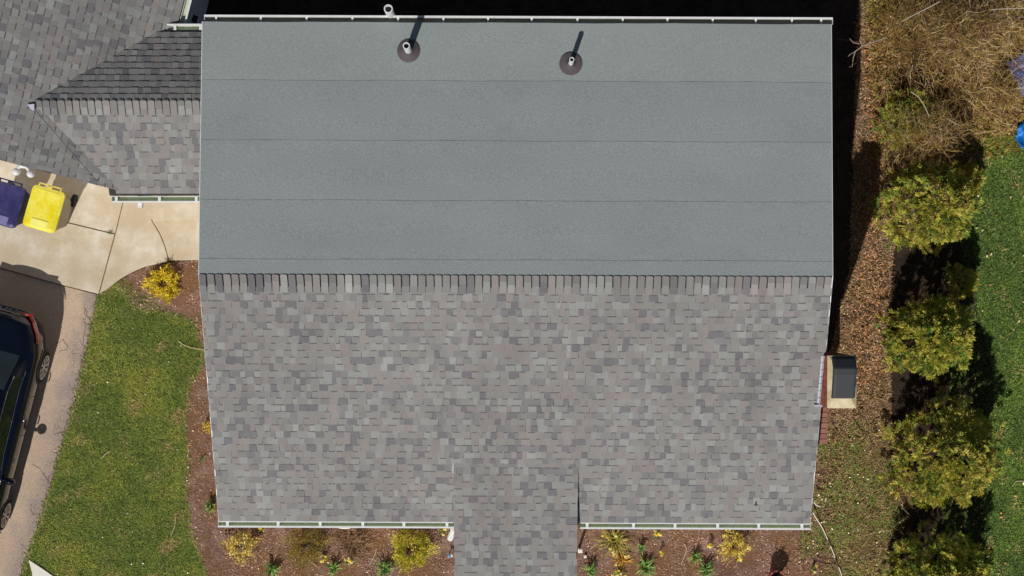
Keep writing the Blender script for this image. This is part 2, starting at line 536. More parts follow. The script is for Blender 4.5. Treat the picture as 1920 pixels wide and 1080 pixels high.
def shingle_plane(parent, O, du, ds, dn, L, slope, expo, keep=None, n_parts=300, seed=1, name='shingle', start=0.0, tk=1.0):
    """rows of laminated tabs on a plane; the first n_parts tabs are parts, the rest one joined part"""
    r = random.Random(seed)
    O, du, ds, dn = map(np.array, (O, du, ds, dn))
    stuff = MB()
    count = 0
    ncourse = int(round((slope - start) / expo))
    for j in range(ncourse):
        s0 = start + j * expo
        s1 = s0 + expo
        a = -r.uniform(0, .2)
        raised = r.random() < .5
        while a < L:
            w = r.choice([.085, .105, .12, .135, .155, .175]) * r.uniform(.92, 1.08)
            a0, a1 = max(a, 0), min(a + w, L)
            a += w
            raised = not raised
            if a1 - a0 < .02:
                continue
            if keep and not keep((a0 + a1) / 2, (s0 + s1) / 2):
                continue
            c = tone(r)
            t = ((.0095 if raised else .006) + r.uniform(0, .001)) * tk
            g_ = .0
            mb = MB() if count < n_parts else stuff
            P = lambda aa, ss, nn: O + du * aa + ds * ss + dn * nn
            sl = r.uniform(-.006, .006)
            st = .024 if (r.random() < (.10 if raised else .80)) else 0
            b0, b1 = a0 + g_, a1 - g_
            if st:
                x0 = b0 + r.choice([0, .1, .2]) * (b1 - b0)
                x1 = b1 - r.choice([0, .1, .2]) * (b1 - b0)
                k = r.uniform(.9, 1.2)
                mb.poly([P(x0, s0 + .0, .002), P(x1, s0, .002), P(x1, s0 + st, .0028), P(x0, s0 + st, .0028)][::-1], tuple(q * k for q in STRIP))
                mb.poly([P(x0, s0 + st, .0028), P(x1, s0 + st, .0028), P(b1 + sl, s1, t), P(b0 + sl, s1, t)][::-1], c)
                if x0 > b0:
                    mb.poly([P(b0, s0, .002), P(x0, s0, .002), P(x0, s0 + st, .0028), P(b0 + sl, s1, t)][::-1], c)
                if x1 < b1:
                    mb.poly([P(x1, s0 + st, .0028), P(x1, s0, .002), P(b1, s0, .002), P(b1 + sl, s1, t)][::-1], c)
            else:
                mb.poly([P(b0, s0, .002), P(b1, s0, .002), P(b1 + sl, s1, t), P(b0 + sl, s1, t)][::-1], c)
            cd = c
            mb.poly([P(b0 + sl, s1, t), P(b1 + sl, s1, t), P(b1 + sl, s1, -.004), P(b0 + sl, s1, -.004)][::-1], cd)
            mb.poly([P(b0, s0, .002), P(b0 + sl, s1, t), P(b0 + sl, s1, -.004), P(b0, s0, -.004)][::-1], cd)
            mb.poly([P(b1, s0, .002), P(b1, s0, -.004), P(b1 + sl, s1, -.004), P(b1 + sl, s1, t)][::-1], cd)
            if count < n_parts:
                mb.build(name, M['shingle'], parent)
            count += 1
    if stuff.f:
        tag(stuff.build('shingle_field', M['shingle'], parent), kind='stuff')


def ridge_caps(parent, O, du, ds, dn, L, width, step, seed, tail=0.02):
    """cap shingles bent over a ridge; du along the ridge, ds down the visible side"""
    r = random.Random(seed)
    O, du, ds, dn = map(np.array, (O, du, ds, dn))
    n = int(round(L / step))
    step = L / n
    up = np.array([0, 0, 1.0])
    for i in range(n):
        a0 = i * step + .004
        a1 = (i + 1) * step - .015 + r.uniform(-.003, .002)
        c1 = tone(r); k = r.choice([1, 1, 1, .85, 1.15])
        c2 = tuple(x * k for x in c1)
        c1 = tuple(x * .97 for x in c1)
        if r.random() < .5:
            c1 = tuple(x * .84 for x in c1)
        w = width + r.uniform(-.008, .008)
        m = w * r.uniform(.35, .65)
        b = .018
        mb = MB()
        P = lambda a, s, h: tuple(O + du * a + ds * s + dn * h)
        hl, hr = .010 + r.uniform(0, .003), .022 + r.uniform(0, .006)
        top = [(a0, b, hl), (a0 + b, .004, hl), (a1 - b, .004, hr), (a1, b, hr)]
        sk = r.uniform(-.004, .004)
        low = [(a1 + sk, m, hr), (a0 + sk, m, hl)]
        mb.poly([P(*q) for q in (top + low)][::-1], c1)
        bot = [(a0 + sk, m, hl), (a1 + sk, m, hr), (a1 + sk, w, hr), (a0 + sk, w, hl)]
        mb.poly([P(*q) for q in bot][::-1], c2)
        cd = tuple(x * .5 for x in c1)
        ring = [top[0], top[1], top[2], top[3], low[0], (a1 + sk, w, hr), (a0 + sk, w, hl), low[1]]
        for q0, q1 in zip(ring, ring[1:] + ring[:1]):
            mb.poly([P(*q0), P(q0[0], q0[1], -.003), P(q1[0], q1[1], -.003), P(*q1)], cd)
        # far side of the fold
        mb.poly([P(a0 + b, .004, hl), P(a1 - b, .004, hr), tuple(O + du * (a1 - b) - ds * np.array([1, 1, -1]) * tail + up * .0), tuple(O + du * (a0 + b) - ds * np.array([1, 1, -1]) * tail)], c1)
        mb.build('ridge_shingle', M['shingle'], parent)


GRIME = (.62, .68, .50)
GW = (.88, .88, .86)
GPROF = [(0, 0), (0, -.12), (.085, -.12), (.125, -.05), (.125, 0), (.092, 0), (.092, -.035), (.078, -.085), (.008, -.085), (.008, 0)]
GCOL = [GW, GW, GW, GW, GW, GW, GRIME, GRIME, GRIME, GW]


def gutter(parent, a0, a1, fn, hang, grime_shade=GRIME, hw=.026, hz=0.0):
    """fn(a, out, z) -> point; hang: positions of hangers along a"""
    mb = MB()
    mb.prism(GPROF, a0, a1, fn, GW, [grime_shade if c is GRIME else c for c in GCOL])
    for e, s in ((a0, 1), (a1, -1)):
        P = [(.002, -.002), (.002, -.118), (.085, -.118), (.122, -.05), (.122, -.002)]
        mb.prism(P, e, e + s * .006, fn, GW)
    gt = mb.build('gutter', M['gutter'], parent)
    h = MB()
    h.prism([(.004, .004 + hz), (.004, -.018 + hz), (.110, -.018 + hz), (.110, .004 + hz)], -hw, hw, lambda a, p, q: fn(a, p, q) if False else (a, p, q), GW)
    # shared hanger mesh, oriented like this run
    o0 = np.array(fn(0, 0, 0)); ea = np.array(fn(1, 0, 0)) - o0; eo = np.array(fn(0, 1, 0)) - o0
    V = [tuple(ea * v[0] + eo * v[1] + np.array([0, 0, v[2]])) for v in h.v]
    me = new_mesh('gutter_hanger', V, h.f, h.c)
    for a in hang:
        link('gutter_hanger', me, M['gutter'], gt, fn(a, 0, 0))
    return gt


# ------------------------------------------------------------------ main house
ZR = 4.5
TS = 0.44          # front pitch
TN = 0.05          # rear, nearly flat
RUN_S, RUN_N = 4.673, 4.494
HX0, HX1 = -5.61, 5.61
hc = at(967, 515.5, ZR)
HANG = math.radians(-0.25)
house = thing('house', 'house with grey shingled front roof and flat grey rolled rear roof', 'house', (hc[0], hc[1], 0), HANG)


def hl(u, v, z):
    p = at(u, v, z) - hc
    c, s = math.cos(-HANG), math.sin(-HANG)
    return np.array([p[0] * c - p[1] * s, p[0] * s + p[1] * c, z])


zs, zn = ZR - TS * RUN_S, ZR - TN * RUN_N
# walls: one prism whose top follows the roof
mb = MB()
mb.prism([(-4.35, 0), (4.2, 0), (4.2, ZR - .2 - TN * 4.2), (0, ZR - .22), (-4.35, ZR - .22 - TS * 4.35)], -5.38, 5.38, lambda a, p, q: (a, p, q))
mb.build('wall', M['wall'], house)
# roof deck
mb = MB()
mb.prism([(-RUN_S + .01, zs - .012), (0, ZR - .008), (RUN_N - .01, zn - .012), (RUN_N - .01, zn - .16), (0, ZR - .17), (-RUN_S + .01, zs - .16)],
         HX0 + .015, HX1 - .015, lambda a, p, q: (a, p, q))
mb.build('roof_deck', M['shingle_dark'], house)
# white rake edges (metal drip edge) down both gables
for xs, sg in ((HX0, -1), (HX1, 1)):
    mb = MB()
    mb.prism([(-RUN_S, zs - .004), (0, ZR - .002), (RUN_N, zn - .002), (RUN_N, zn - .17), (0, ZR - .19), (-RUN_S, zs - .17)],
             min(xs - sg * .012, xs + sg * .005), max(xs - sg * .012, xs + sg * .005), lambda a, p, q: (a, p, q), (.8, .8, .78))
    mb.build('rake_edge', M['white'], house)

cs = 1 / math.hypot(1, TS)
S_DS = (0, -cs, -TS * cs)
S_DN = (0, -TS * cs, cs)
# cylinder-free front slope of shingles; the porch roof covers its own patch
PX0, PX1 = -1.15, 1.18
chim = (5.55, 5.7)


def keep_main(a, s):
    x = HX0 + a; y = -s * cs
    if PX0 + .1 < x < PX1 - .1 and y < -3.75:
        return False
    return True


EXPO = .1392
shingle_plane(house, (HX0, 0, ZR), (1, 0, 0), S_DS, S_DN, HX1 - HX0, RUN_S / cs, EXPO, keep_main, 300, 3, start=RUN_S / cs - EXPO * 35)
ridge_caps(house, (HX0, 0, ZR + .004), (1, 0, 0), S_DS, S_DN, HX1 - HX0, .352, .1437, 5)

# rear: five overlapping rolled sheets with bitumen bleed at the seams
cn = 1 / math.hypot(1, TN)
seams = [0.0, .262, 1.312, 2.376, 3.448, RUN_N]
sheet_cols = [S(131, 137, 135), S(131, 137, 135), S(132, 138, 136), S(131, 136, 135), S(135, 141, 138)]
for i in range(5):
    y0, y1 = seams[i] - (.0 if i == 0 else .06), seams[i + 1]
    mb = MB()
    n = 24
    xs_ = np.linspace(HX0 + .006, HX1 - .006, n + 1)
    wob = [.004 * math.sin(x * 2.1 + i * 2) + .003 * math.sin(x * 5.7 + i) for x in xs_]
    z = lambda y, h: ZR - TN * y + h
    kc = tuple(c / .735 for c in sheet_cols[i])
    for k in range(n):
        xa, xb = xs_[k], xs_[k + 1]
        ya, yb = y1 + wob[k], y1 + wob[k + 1]
        mb.poly([(xa, y0, z(y0, .002)), (xb, y0, z(y0, .002)), (xb, yb, z(yb, .006)), (xa, ya, z(ya, .006))], kc)
        mb.poly([(xa, ya, z(ya, .007)), (xb, yb, z(yb, .007)), (xb, yb, z(yb, -.004)), (xa, ya, z(ya, -.004))], kc)
    mb.build('roofing_sheet', M['roll'], house)
    if i < 4:
        bb = MB()
        rr = random.Random(i)
        for k in range(n * 3):
            xa = HX0 + .01 + (HX1 - HX0 - .02) * k / (n * 3); xb = HX0 + .01 + (HX1 - HX0 - .02) * (k + 1) / (n * 3)
            ya = y1 + .004 * math.sin(xa * 2.1 + i * 2) + .003 * math.sin(xa * 5.7 + i); yb = y1 + .004 * math.sin(xb * 2.1 + i * 2) + .003 * math.sin(xb * 5.7 + i)
            w = rr.uniform(.001, .007)
            bb.prism([(0, .0), (0, .006), (w, .005), (w + .002, .001)], xa, xb, lambda a, p, q: (a, (ya if a == xa else yb) + p, ZR - TN * (ya + p) + q))
        bb.build('seam_bead', M['bitumen'], house)

# gutters
hx = lambda u, v, z: hl(u, v, z)[0]
eave_fn = lambda a, p, q: (a, -RUN_S - .004 - p, zs - .03 + q)
g1 = [hx(u, 980, zs) for u in (426, 521, 600, 680, 757, 838)]
gutter(house, HX0 - .02, hx(852, 983, zs), eave_fn, g1)
g2 = [hx(u, 987, zs) for u in (1101, 1188, 1266, 1346, 1423, 1504)]
gutter(house, hx(1087, 985, zs), HX1 + .02, eave_fn, g2)
rear_fn = lambda a, p, q: (a, RUN_N + .004 + p, zn - .03 + q)
g3 = [hx(u, 41, zn) for u in (404, 488, 574, 660, 746, 831, 915, 997, 1083, 1168, 1252, 1337, 1418, 1486, 1541)]
gutter(house, HX0 + .03, HX1 + .03, rear_fn, g3, (.26, .26, .21), .017, -.03)  # rear trough grime darkened to carry the shade of the roof edge
mb = MB()
mb.box(HX0, hx(850, 983, zs), -RUN_S - .024, -RUN_S + .03, zs - .03, zs - .006, (.8, .8, .72))
mb.build('drip_edge', M['white'], house)
mb = MB()
mb.box(hx(1089, 983, zs), HX1, -RUN_S - .024, -RUN_S + .03, zs - .03, zs - .006, (.8, .8, .72))
mb.build('drip_edge', M['white'], house)

# entry porch roof: same shingles at a shallower pitch, running out over the front eave
PT = .25
py0 = -3.50
pz0 = ZR + TS * py0
pl = 2.45
pcs = 1 / math.hypot(1, PT)
px0, px1 = hx(851, 930, 2.9), hx(1083.5, 930, 2.9)
porch = link('porch_roof', None, None, house, (0, 0, 0))
mb = MB()
mb.prism([(py0 + .05, pz0 - .03), (py0 - pl, pz0 - PT * pl - .008), (py0 - pl, pz0 - PT * pl - .18), (py0 - .9, pz0 - .9 * PT - .18), (py0 + .02, pz0 - .10)], px0 + .012, px1 - .012, lambda a, p, q: (a, p, q))
mb.build('roof_deck', M['shingle_dark'], porch)
for xx in (px0, px1 - .012):
    mb = MB()
    mb.prism([(py0, pz0 - .015), (py0 - pl, pz0 - PT * pl - .002), (py0 - pl, pz0 - PT * pl - .19), (py0 - .9, pz0 - .9 * PT - .19)], xx, xx + .012, lambda a, p, q: (a, p, q))
    mb.build('rake_edge', M['shingle_dark'], porch)
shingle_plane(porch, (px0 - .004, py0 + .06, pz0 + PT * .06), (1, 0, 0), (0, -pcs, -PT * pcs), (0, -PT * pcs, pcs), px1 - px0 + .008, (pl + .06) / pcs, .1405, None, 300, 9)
for xx in (px0 + .12, px1 - .22):
    mb = MB()
    mb.box(xx, xx + .1, py0 - pl + .15, py0 - pl + .25, 0, pz0 - PT * pl - .15)
    mb.build('porch_post', M['white'], house)
mb = MB()
p = hl(850, 878, 3.0)
mb.box(p[0] - .012, p[0] + .004, p[1] - .09, p[1] + .08, ZR + TS * (p[1] + .1) - .1, ZR + TS * p[1] + .045)
mb.build('step_flashing', M['white'], house)

# vent pipes through rubber boots
def vent(u, v, r, h, rb, dx=0.0):
    p = hl(u, v, 4.31)
    z0 = ZR - TN * p[1]
    mb = MB()
    mb.lathe([(rb, z0 + .004), (rb, z0 + .018), (rb - .012, z0 + .024), (r * 2.3, z0 + .045), (r * 1.5, z0 + .075), (r * 1.12, z0 + .10), (r * .98, z0 + .10)], 36, p[0], p[1])
    b = mb.build('pipe_boot', M['boot'], house, smooth=False)
    mb = MB()
    mb.lathe([(r, z0), (r, z0 + h), (r * .74, z0 + h), (r * .74, z0 + h - .25)], 24, p[0] + dx, p[1])
    o = mb.build('vent_pipe', M['pvc'], house)
    mb = MB()
    mb.lathe([(r * .735, z0 + h - .12), (.001, z0 + h - .121)], 16, p[0] + dx, p[1])
    mb.build('pipe_bore', M['pvc_dark'], o)
    return o


vent(766, 95.5, .062, .62, .205)
vent(1070, 120, .043, .56, .205)
mb = MB()
p = hl(736, 31, 4.2)
p = hl(728, 16.5, 4.72)
mb.lathe([(.078, 0), (.078, 4.72), (.058, 4.72), (.058, 4.4)], 24, p[0], p[1])
o = mb.build('vent_pipe', M['pvc'], house)
o['label'] = 'wide white vent pipe rising behind the rear gutter'
mb = MB()
mb.lathe([(.0575, 4.58), (.001, 4.579)], 16, p[0], p[1])
mb.build('pipe_bore', mat('pipe_bore_brown', (.10, .075, .06), .9), o)

# small dark metal tab stuck up on the front slope
p = hl(1417, 948, 2.6)
zt = ZR + TS * p[1]
mb = MB()
mb.poly([(p[0] - .02, p[1], zt + .012), (p[0] + .02, p[1], zt + .012), (p[0] + .004, p[1] + .09, zt + .075)])
mb.poly([(p[0] - .02, p[1], zt + .012), (p[0] + .004, p[1] + .09, zt + .075), (p[0] - .02, p[1] + .05, zt + .02)])
mb.poly([(p[0] + .02, p[1], zt + .012), (p[0] + .02, p[1] + .05, zt + .02), (p[0] + .004, p[1] + .09, zt + .075)])
mb.build('roof_tab', M['dark'], house)

# ------------------------------------------------------------------ chimney (part of the house)
ch = link('chimney', None, None, house, (0, 0, 0))
cw = hl(1552, 716, 4.25); ce = hl(1604, 716, 4.25)
cnn = hl(1578, 668, 4.25)[1]; css = hl(1578, 764, 4.25)[1]
X0, X1, Y0, Y1 = cw[0], ce[0], css, cnn
BR = [S(150, 84, 64, .8), S(164, 92, 70, .8), S(138, 74, 58, .8), S(156, 96, 76, .8)]


def brickwork(x0, x1, y0, y1, z0, z1, parent, top=False, seed=1):
    r = random.Random(seed)
    core = MB()
    core.box(x0 + .008, x1 - .008, y0 + .008, y1 - .008, z0, z1 - .002)
    core.build('mortar_core', M['mortar'], parent)
    mb = MB()
    nz = int((z1 - z0) / .075)
    hz = (z1 - z0) / nz
    for k in range(nz):
        za, zb = z0 + k * hz + .004, z0 + (k + 1) * hz - .006
        for (a0, a1, ax) in ((x0, x1, 0), (y0, y1, 1)):
            n = max(2, int(round((a1 - a0) / .205)))
            w = (a1 - a0) / n
            off = .5 * w if k % 2 else 0
            t = a0 - off
            while t < a1 - .01:
                p0, p1 = max(t, a0) + .005, min(t + w, a1) - .005
                t += w
                if p1 - p0 < .03:
                    continue
                c = r.choice(BR); jj = r.uniform(0, .003)
                if ax == 0:
                    mb.box(p0, p1, y0 - jj, y0 + .02, za, zb, c); mb.box(p0, p1, y1 - .02, y1 + jj, za, zb, r.choice(BR))
                else:
                    mb.box(x0 - jj, x0 + .0195, p0 + .003, p1 - .003, za, zb, c); mb.box(x1 - .0195, x1 + jj, p0 + .003, p1 - .003, za, zb, r.choice(BR))
    tag(mb.build('brickwork', M['brick'], parent), kind='stuff')


brickwork(X0, X1, Y0, Y1, 2.02, 4.25, ch, seed=2)
# wider fireplace base, its sloping shoulder laid in bricks one can pick out
bx1 = hl(1552, 800, 2.0)[0]
by0, by1 = hl(1545, 833, 2.0)[1], Y1 + .5
mb = MB(); mb.box(5.385, bx1 - .01, by0 + .01, by1 - .01, 0, 1.955); mb.build('fireplace_base', M['mortar'], ch)
r_ = random.Random(4)
yy = by0
while yy < by1 - .05:
    xx = bx1
    for kx in range(3):
        mb = MB()
        mb.box(xx - .205, xx - .008, yy + .004, min(yy + .099, by1) - .004, 1.94, 1.998 + r_.uniform(0, .004), r_.choice([S(160, 112, 98, .9), S(166, 116, 102, .9), S(154, 104, 92, .9)]))
        mb.build('brick', M['brick'], ch)
        xx -= .208
    yy += .103
# sloping cement crown
mb = MB()
e = .012
mb.v = [(X0 - e, Y0 - e, 4.245), (X1 + e, Y0 - e, 4.245), (X1 + e, Y1 + e, 4.245), (X0 - e, Y1 + e, 4.245),
        (X0 - e, Y0 - e, 4.275), (X1 + e, Y0 - e, 4.275), (X1 + e, Y1 + e, 4.275), (X0 - e, Y1 + e, 4.275),
        (X0 + .1, Y0 + .16, 4.34), (X1 - .1, Y0 + .16, 4.34), (X1 - .1, Y1 - .12, 4.34), (X0 + .1, Y1 - .12, 4.34)]
mb.f = [(0, 1, 5, 4), (1, 2, 6, 5), (2, 3, 7, 6), (3, 0, 4, 7), (4, 5, 9, 8), (5, 6, 10, 9), (6, 7, 11, 10), (7, 4, 8, 11), (8, 9, 10, 11)]
mb.c = [(.5, .5, .5)] * 9
mb.build('crown', M['crown'], ch)
# arched black sheet-metal rain hood on four legs
hx0, hx1 = hl(1562, 706, 4.62)[0], hl(1606, 706, 4.62)[0]
hy0, hy1 = hl(1580, 748, 4.6)[1], hl(1580, 668, 4.6)[1]
mb = MB()
hy = hy0 + (hy1 - hy0) * .70
prof = [(hy0, 4.47), (hy0 + .02, 4.535), (hy0 + .06, 4.56), (hy - .1, 4.66), (hy, 4.675), (hy + .03, 4.665), (hy1 - .05, 4.56), (hy1, 4.50)]
n = len(prof)
xsr = [(hx0, -.045), (hx0 + .015, -.008), (hx0 + .05, 0), (hx1 - .05, 0), (hx1 - .015, -.008), (hx1, -.045)]
for (xx, dz) in xsr:
    for (yy, zz) in prof:
        ins = .02 if dz < -.02 else 0
        mb.v.append((xx, min(max(yy, hy0 + ins), hy1 - ins), zz + dz))
for i in range(len(xsr) - 1):
    for k in range(n - 1):
        mb.f.append((i * n + k, (i + 1) * n + k, (i + 1) * n + k + 1, i * n + k + 1)); mb.c.append((.5,) * 3)
for i, flip in ((0, 1), (len(xsr) - 1, 0)):
    b = len(mb.v)
    for (yy, zz) in prof:
        mb.v.append((xsr[i][0], min(max(yy, hy0 + .02), hy1 - .02), zz - .08))
    for k in range(n - 1):
        mb.f.append((i * n + k, i * n + k + 1, b + k + 1, b + k)); mb.c.append((.5,) * 3)
mb.build('rain_hood', M['hood'], ch)
for xx in (hx0 + .05, hx1 - .07):
    for yy in (hy0 + .05, hy1 - .07):
        mb = MB(); mb.box(xx, xx + .02, yy, yy + .02, 4.30, 4.52); mb.build('hood_leg', M['hood'], ch)
mb = MB(); mb.box((X0 + X1) / 2 - .12, (X0 + X1) / 2 + .12, (Y0 + Y1) / 2 - .12, (Y0 + Y1) / 2 + .2, 4.30, 4.42); mb.build('flue', M['dark'], ch)
# metal flashing where the stack meets the roof
mb = MB()
zz = lambda y: ZR + TS * y
for k in range(7):
    ya = Y0 + (Y1 - Y0) * k / 7; yb = Y0 + (Y1 - Y0) * (k + 1) / 7 - .008
    mb.prism([(ya, zz(ya) + .012), (yb, zz(yb) + .014), (yb, zz(yb) + .10), (ya, zz(ya) + .08)], X0 - .012, X0 - .004, lambda a, p, q: (a, p, q))
    mb.prism([(ya, zz(ya) + .013), (yb, zz(yb) + .013), (yb, zz(yb) + .017), (ya, zz(ya) + .017)], X0 - .045, X0 - .0125, lambda a, p, q: (a, p, q))
mb.box(X0 - .10, X0 + .05, Y0 - .05, Y0 - .004, zz(Y0) - .02, zz(Y0) + .05)
mb.build('flashing', mat('lead_flashing', (.5, .52, .55), .5, var=.1), ch)

# ------------------------------------------------------------------ breezeway wing on the left
BZ = 3.2
BT = .46
BTN = .52
B0 = at(60, 196, BZ); B1 = at(376, 190, BZ)
wing = thing('breezeway', 'low shingled breezeway roof joining the house and the angled garage', 'breezeway', (float(B0[0] + B1[0]) / 2, float(B0[1] + B1[1]) / 2, 0))
wo = np.array([(B0[0] + B1[0]) / 2, (B0[1] + B1[1]) / 2, 0])
by = float(B1[1]) - wo[1] + .012
bx0, bx1_ = float(B0[0]) - wo[0] - .06, float(at(383, 190, BZ)[0]) - wo[0] + .2
bcs = 1 / math.hypot(1, BT)
bcn = 1 / math.hypot(1, BTN)
runS = 1.715; runN = 1.42
mb = MB()
mb.prism([(by - runS + .01, BZ - BT * runS - .014), (by, BZ - .01), (by + runN - .01, BZ - BTN * runN - .014), (by + runN - .01, BZ - BTN * runN - .15), (by, BZ - .17), (by - runS + .01, BZ - BT * runS - .15)],
         at(205, 360, 2.4)[0] - wo[0], bx1_, lambda a, p, q: (a, p, q))
mb.build('roof_deck', M['shingle_dark'], wing)
mb = MB()
mb.box(at(300, 300, 1)[0] - wo[0] - .2, bx1_ + .1, by - runS + .35, by + runN - .25, 0, 2.35)
mb.build('wall', M['wall'], wing)
shingle_plane(wing, (bx0, by, BZ), (1, 0, 0), (0, -bcs, -BT * bcs), (0, -BT * bcs, bcs), bx1_ - bx0, runS / bcs, .1415, lambda a, s: a + bx0 > (-3.6 + s * 0) and (a > (s - .1) * .86), 300, 21)
nw = link('rear_slope', None, None, wing)
shingle_plane(nw, (bx1_, by, BZ), (-1, 0, 0), (0, bcn, -BTN * bcn), (0, BTN * bcn, bcn), bx1_ - bx0, runN / bcn, .1415, None, 300, 22, tk=1.7)
ridge_caps(wing, (bx0 + .12, by + .012, BZ + .012), (1, 0, 0), (0, -bcs, -BT * bcs), (0, -BT * bcs, bcs), bx1_ - bx0 - .12, .285, .1415, 23)
# gutters of the wing
zS = BZ - BT * runS - .02
zN = BZ - BTN * runN - .02
gs0, gs1 = at(209, 365, zS)[0] - wo[0], at(375, 365, zS)[0] - wo[0]
gutter(wing, gs0, gs1, lambda a, p, q: (a, by - runS - .004 - p, zS + q), [at(u, 365, zS)[0] - wo[0] for u in (218, 299, 368)])
gn0, gn1 = at(313, 53, zN)[0] - wo[0], at(380, 53, zN)[0] - wo[0]
gutter(wing, gn0, gn1, lambda a, p, q: (a, by + runN + .004 + p, zN + q), [at(u, 53, zN)[0] - wo[0] for u in (328, 376)])
p = at(262, 387, 2.3) - wo
mb = MB(); mb.box(p[0] - .04, p[0] + .04, p[1] - .02, p[1] + .10, 2.18, 2.30); mb.box(p[0] - .035, p[0] + .035, p[1] + .102, p[1] + .24, 2.16, 2.30)
mb.box(p[0] - .035, p[0] + .035, p[1] + .20, p[1] + .255, 0.1, 2.15)
mb.build('downspout', M['white'], wing)

# ------------------------------------------------------------------ garage wing, turned about 15 degrees
GT = .42
ga = math.radians(-14.5)                      # direction its slope falls towards
ge = np.array([math.cos(ga), math.sin(ga), 0])
gl = np.array([-math.sin(ga), math.cos(ga), 0])   # along its eave, up in the photo
P0 = at(60, 200, 3.2)
garage = thing('garage', 'angled garage with brown grey shingle roof at the top left', 'garage', (float(P0[0]), float(P0[1]), 0))
gcs = 1 / math.hypot(1, GT)
eave_d = 2.03                                   # horizontal distance from P0 to the eave
up_d = 3.2                                      # how far the plane runs up beyond P0
rake_s = float(np.dot(at(100, 326, 2.9) - P0, gl))      # south rake position along gl
O = -ge * up_d + np.array([0, 0, 3.2 + GT * up_d]) + gl * rake_s
gL = 6.0
dsv = (ge * 1 + np.array([0, 0, -GT])) * gcs
dnv = (ge * GT + np.array([0, 0, 1])) * gcs
gf = lambda a, d, z: tuple(ge * d + gl * a + np.array([0, 0, z]))      # a along the eave, d out from P0
mb = MB()
mb.prism([(-up_d, 3.2 + GT * up_d - .012), (eave_d - .01, 3.2 - GT * eave_d - .014), (eave_d - .01, 3.2 - GT * eave_d - .16), (-up_d, 3.2 + GT * up_d - .17)], rake_s + .012, rake_s + gL - .02, gf)
mb.build('roof_deck', M['shingle_dark'], garage)


def keep_gar(a, s):
    d = s * gcs - up_d; al = rake_s + a
    w = ge * d + gl * al + P0
    if w[0] < -10.7 or w[1] > 6.0:
        return False
    # beyond the wing's ridge line the wing roof lies above
    yb = wo[1] + by
    zb = BZ - (BT if w[1] < yb else BTN) * abs(w[1] - yb)
    zg = 3.2 - GT * d
    return not (zg < zb - .10 and w[0] > P0[0])


shingle_plane(garage, O, gl, dsv, dnv, gL, (eave_d + up_d) / gcs, .1415, keep_gar, 300, 31)
# eave end that sticks out past the wing's gutter is cut by the wing itself; gutter along the eave
zg = 3.2 - GT * eave_d - .02
# gutter from the wing corner upward
ag0 = float(np.dot(at(325, 47, zg) - P0, gl))
gutter(garage, ag0, ag0 + 2.6, lambda a, p, q: gf(a, eave_d + .004 + p, zg + q), [ag0 + .9, ag0 + 1.8])
mb = MB()
mb.prism([(-up_d, 0), (eave_d - .08, 0), (eave_d - .08, 3.2 - GT * eave_d - .05), (-up_d, 3.2 + GT * up_d - .25)], rake_s + .45, rake_s + gL - .3, gf)
mb.build('wall', M['wall'], garage)
mb = MB()
for k in range(11):
    z0 = .15 + k * .2
    mb.prism([(eave_d - .08, z0 + .2), (eave_d - .072, z0 + .2), (eave_d - .060, z0 + .002), (eave_d - .08, z0 + .002)], ag0 - .2, ag0 + 2.5, gf, (.6,) * 3)
tag(mb.build('lap_siding', M['wall'], garage), kind='stuff')
pp = at(362, 33, 1.3)
ad = float(np.dot(pp - P0, gl))
mb = MB(); mb.prism([(eave_d - .06, .9), (eave_d + .0, .92), (eave_d + .02, 1.05), (eave_d - .06, 1.1)], ad - .06, ad + .08, gf); mb.build('wall_vent', M['dark'], garage)
mb = MB(); mb.prism([(eave_d - .1, zg - .1), (eave_d + .0, zg - .1), (eave_d + .0, zg + .015), (eave_d - .1, zg + .03)], ag0 - .03, ag0 + .06, gf, (.8,) * 3); mb.build('end_cap', M['white'], garage)
# white rake board along the south gable edge
mb = MB(); mb.prism([(-up_d, 3.2 + GT * up_d - .02), (1.42, 3.2 - GT * 1.42 - .02), (1.42, 3.2 - GT * 1.42 - .17), (-up_d, 3.2 + GT * up_d - .17)], rake_s + .0, rake_s + .011, gf)
mb.build('rake_edge', M['shingle_dark'], garage)
# pale flashing where the wing ridge dies into the garage slope
mb = MB()
pa = [at(51, 196, 3.28), at(64, 195, 3.26), at(64, 206, 3.25), at(60, 207, 3.25)]
mb.poly([p - P0 + np.array([0, 0, P0[2]]) for p in pa][::-1])
mb.poly([p - P0 + np.array([0, 0, P0[2] - .05]) for p in pa])
for i in range(4):
    q0, q1 = pa[i] - P0 + np.array([0, 0, P0[2]]), pa[(i + 1) % 4] - P0 + np.array([0, 0, P0[2]])
    mb.poly([q0, q1, q1 - np.array([0, 0, .05]), q0 - np.array([0, 0, .05])])
mb.build('flashing', mat('pale_flashing', S(186, 184, 196, .8), .5), garage)
# dark woven valley line between the two roofs
mb = MB()
for k in range(24):
    t0, t1 = k / 24, (k + 1) / 24
    q0 = np.array([62 + (181 - 62) * t0, 203 + (340 - 203) * t0]); q1 = np.array([62 + (181 - 62) * t1, 203 + (340 - 203) * t1])

    def zv(q):
        z = 3.1
        for _ in range(6):
            w = at(q[0], q[1], z)
            z = max(BZ - BT * abs(w[1] - wo[1] - by), 3.2 - GT * float(np.dot(w - P0, ge)))
        return at(q[0], q[1], z) + np.array([0, 0, .016])
    a_, b_ = zv(q0) - P0, zv(q1) - P0
    d = (b_ - a_); nn = np.array([-d[1], d[0], 0]); nn = nn / np.linalg.norm(nn) * .004
    up = np.array([0, 0, P0[2]])
    mb.poly([a_ - nn + up, b_ - nn + up, b_ + nn + up, a_ + nn + up])
mb.build('valley_seam', M['bitumen'], garage)
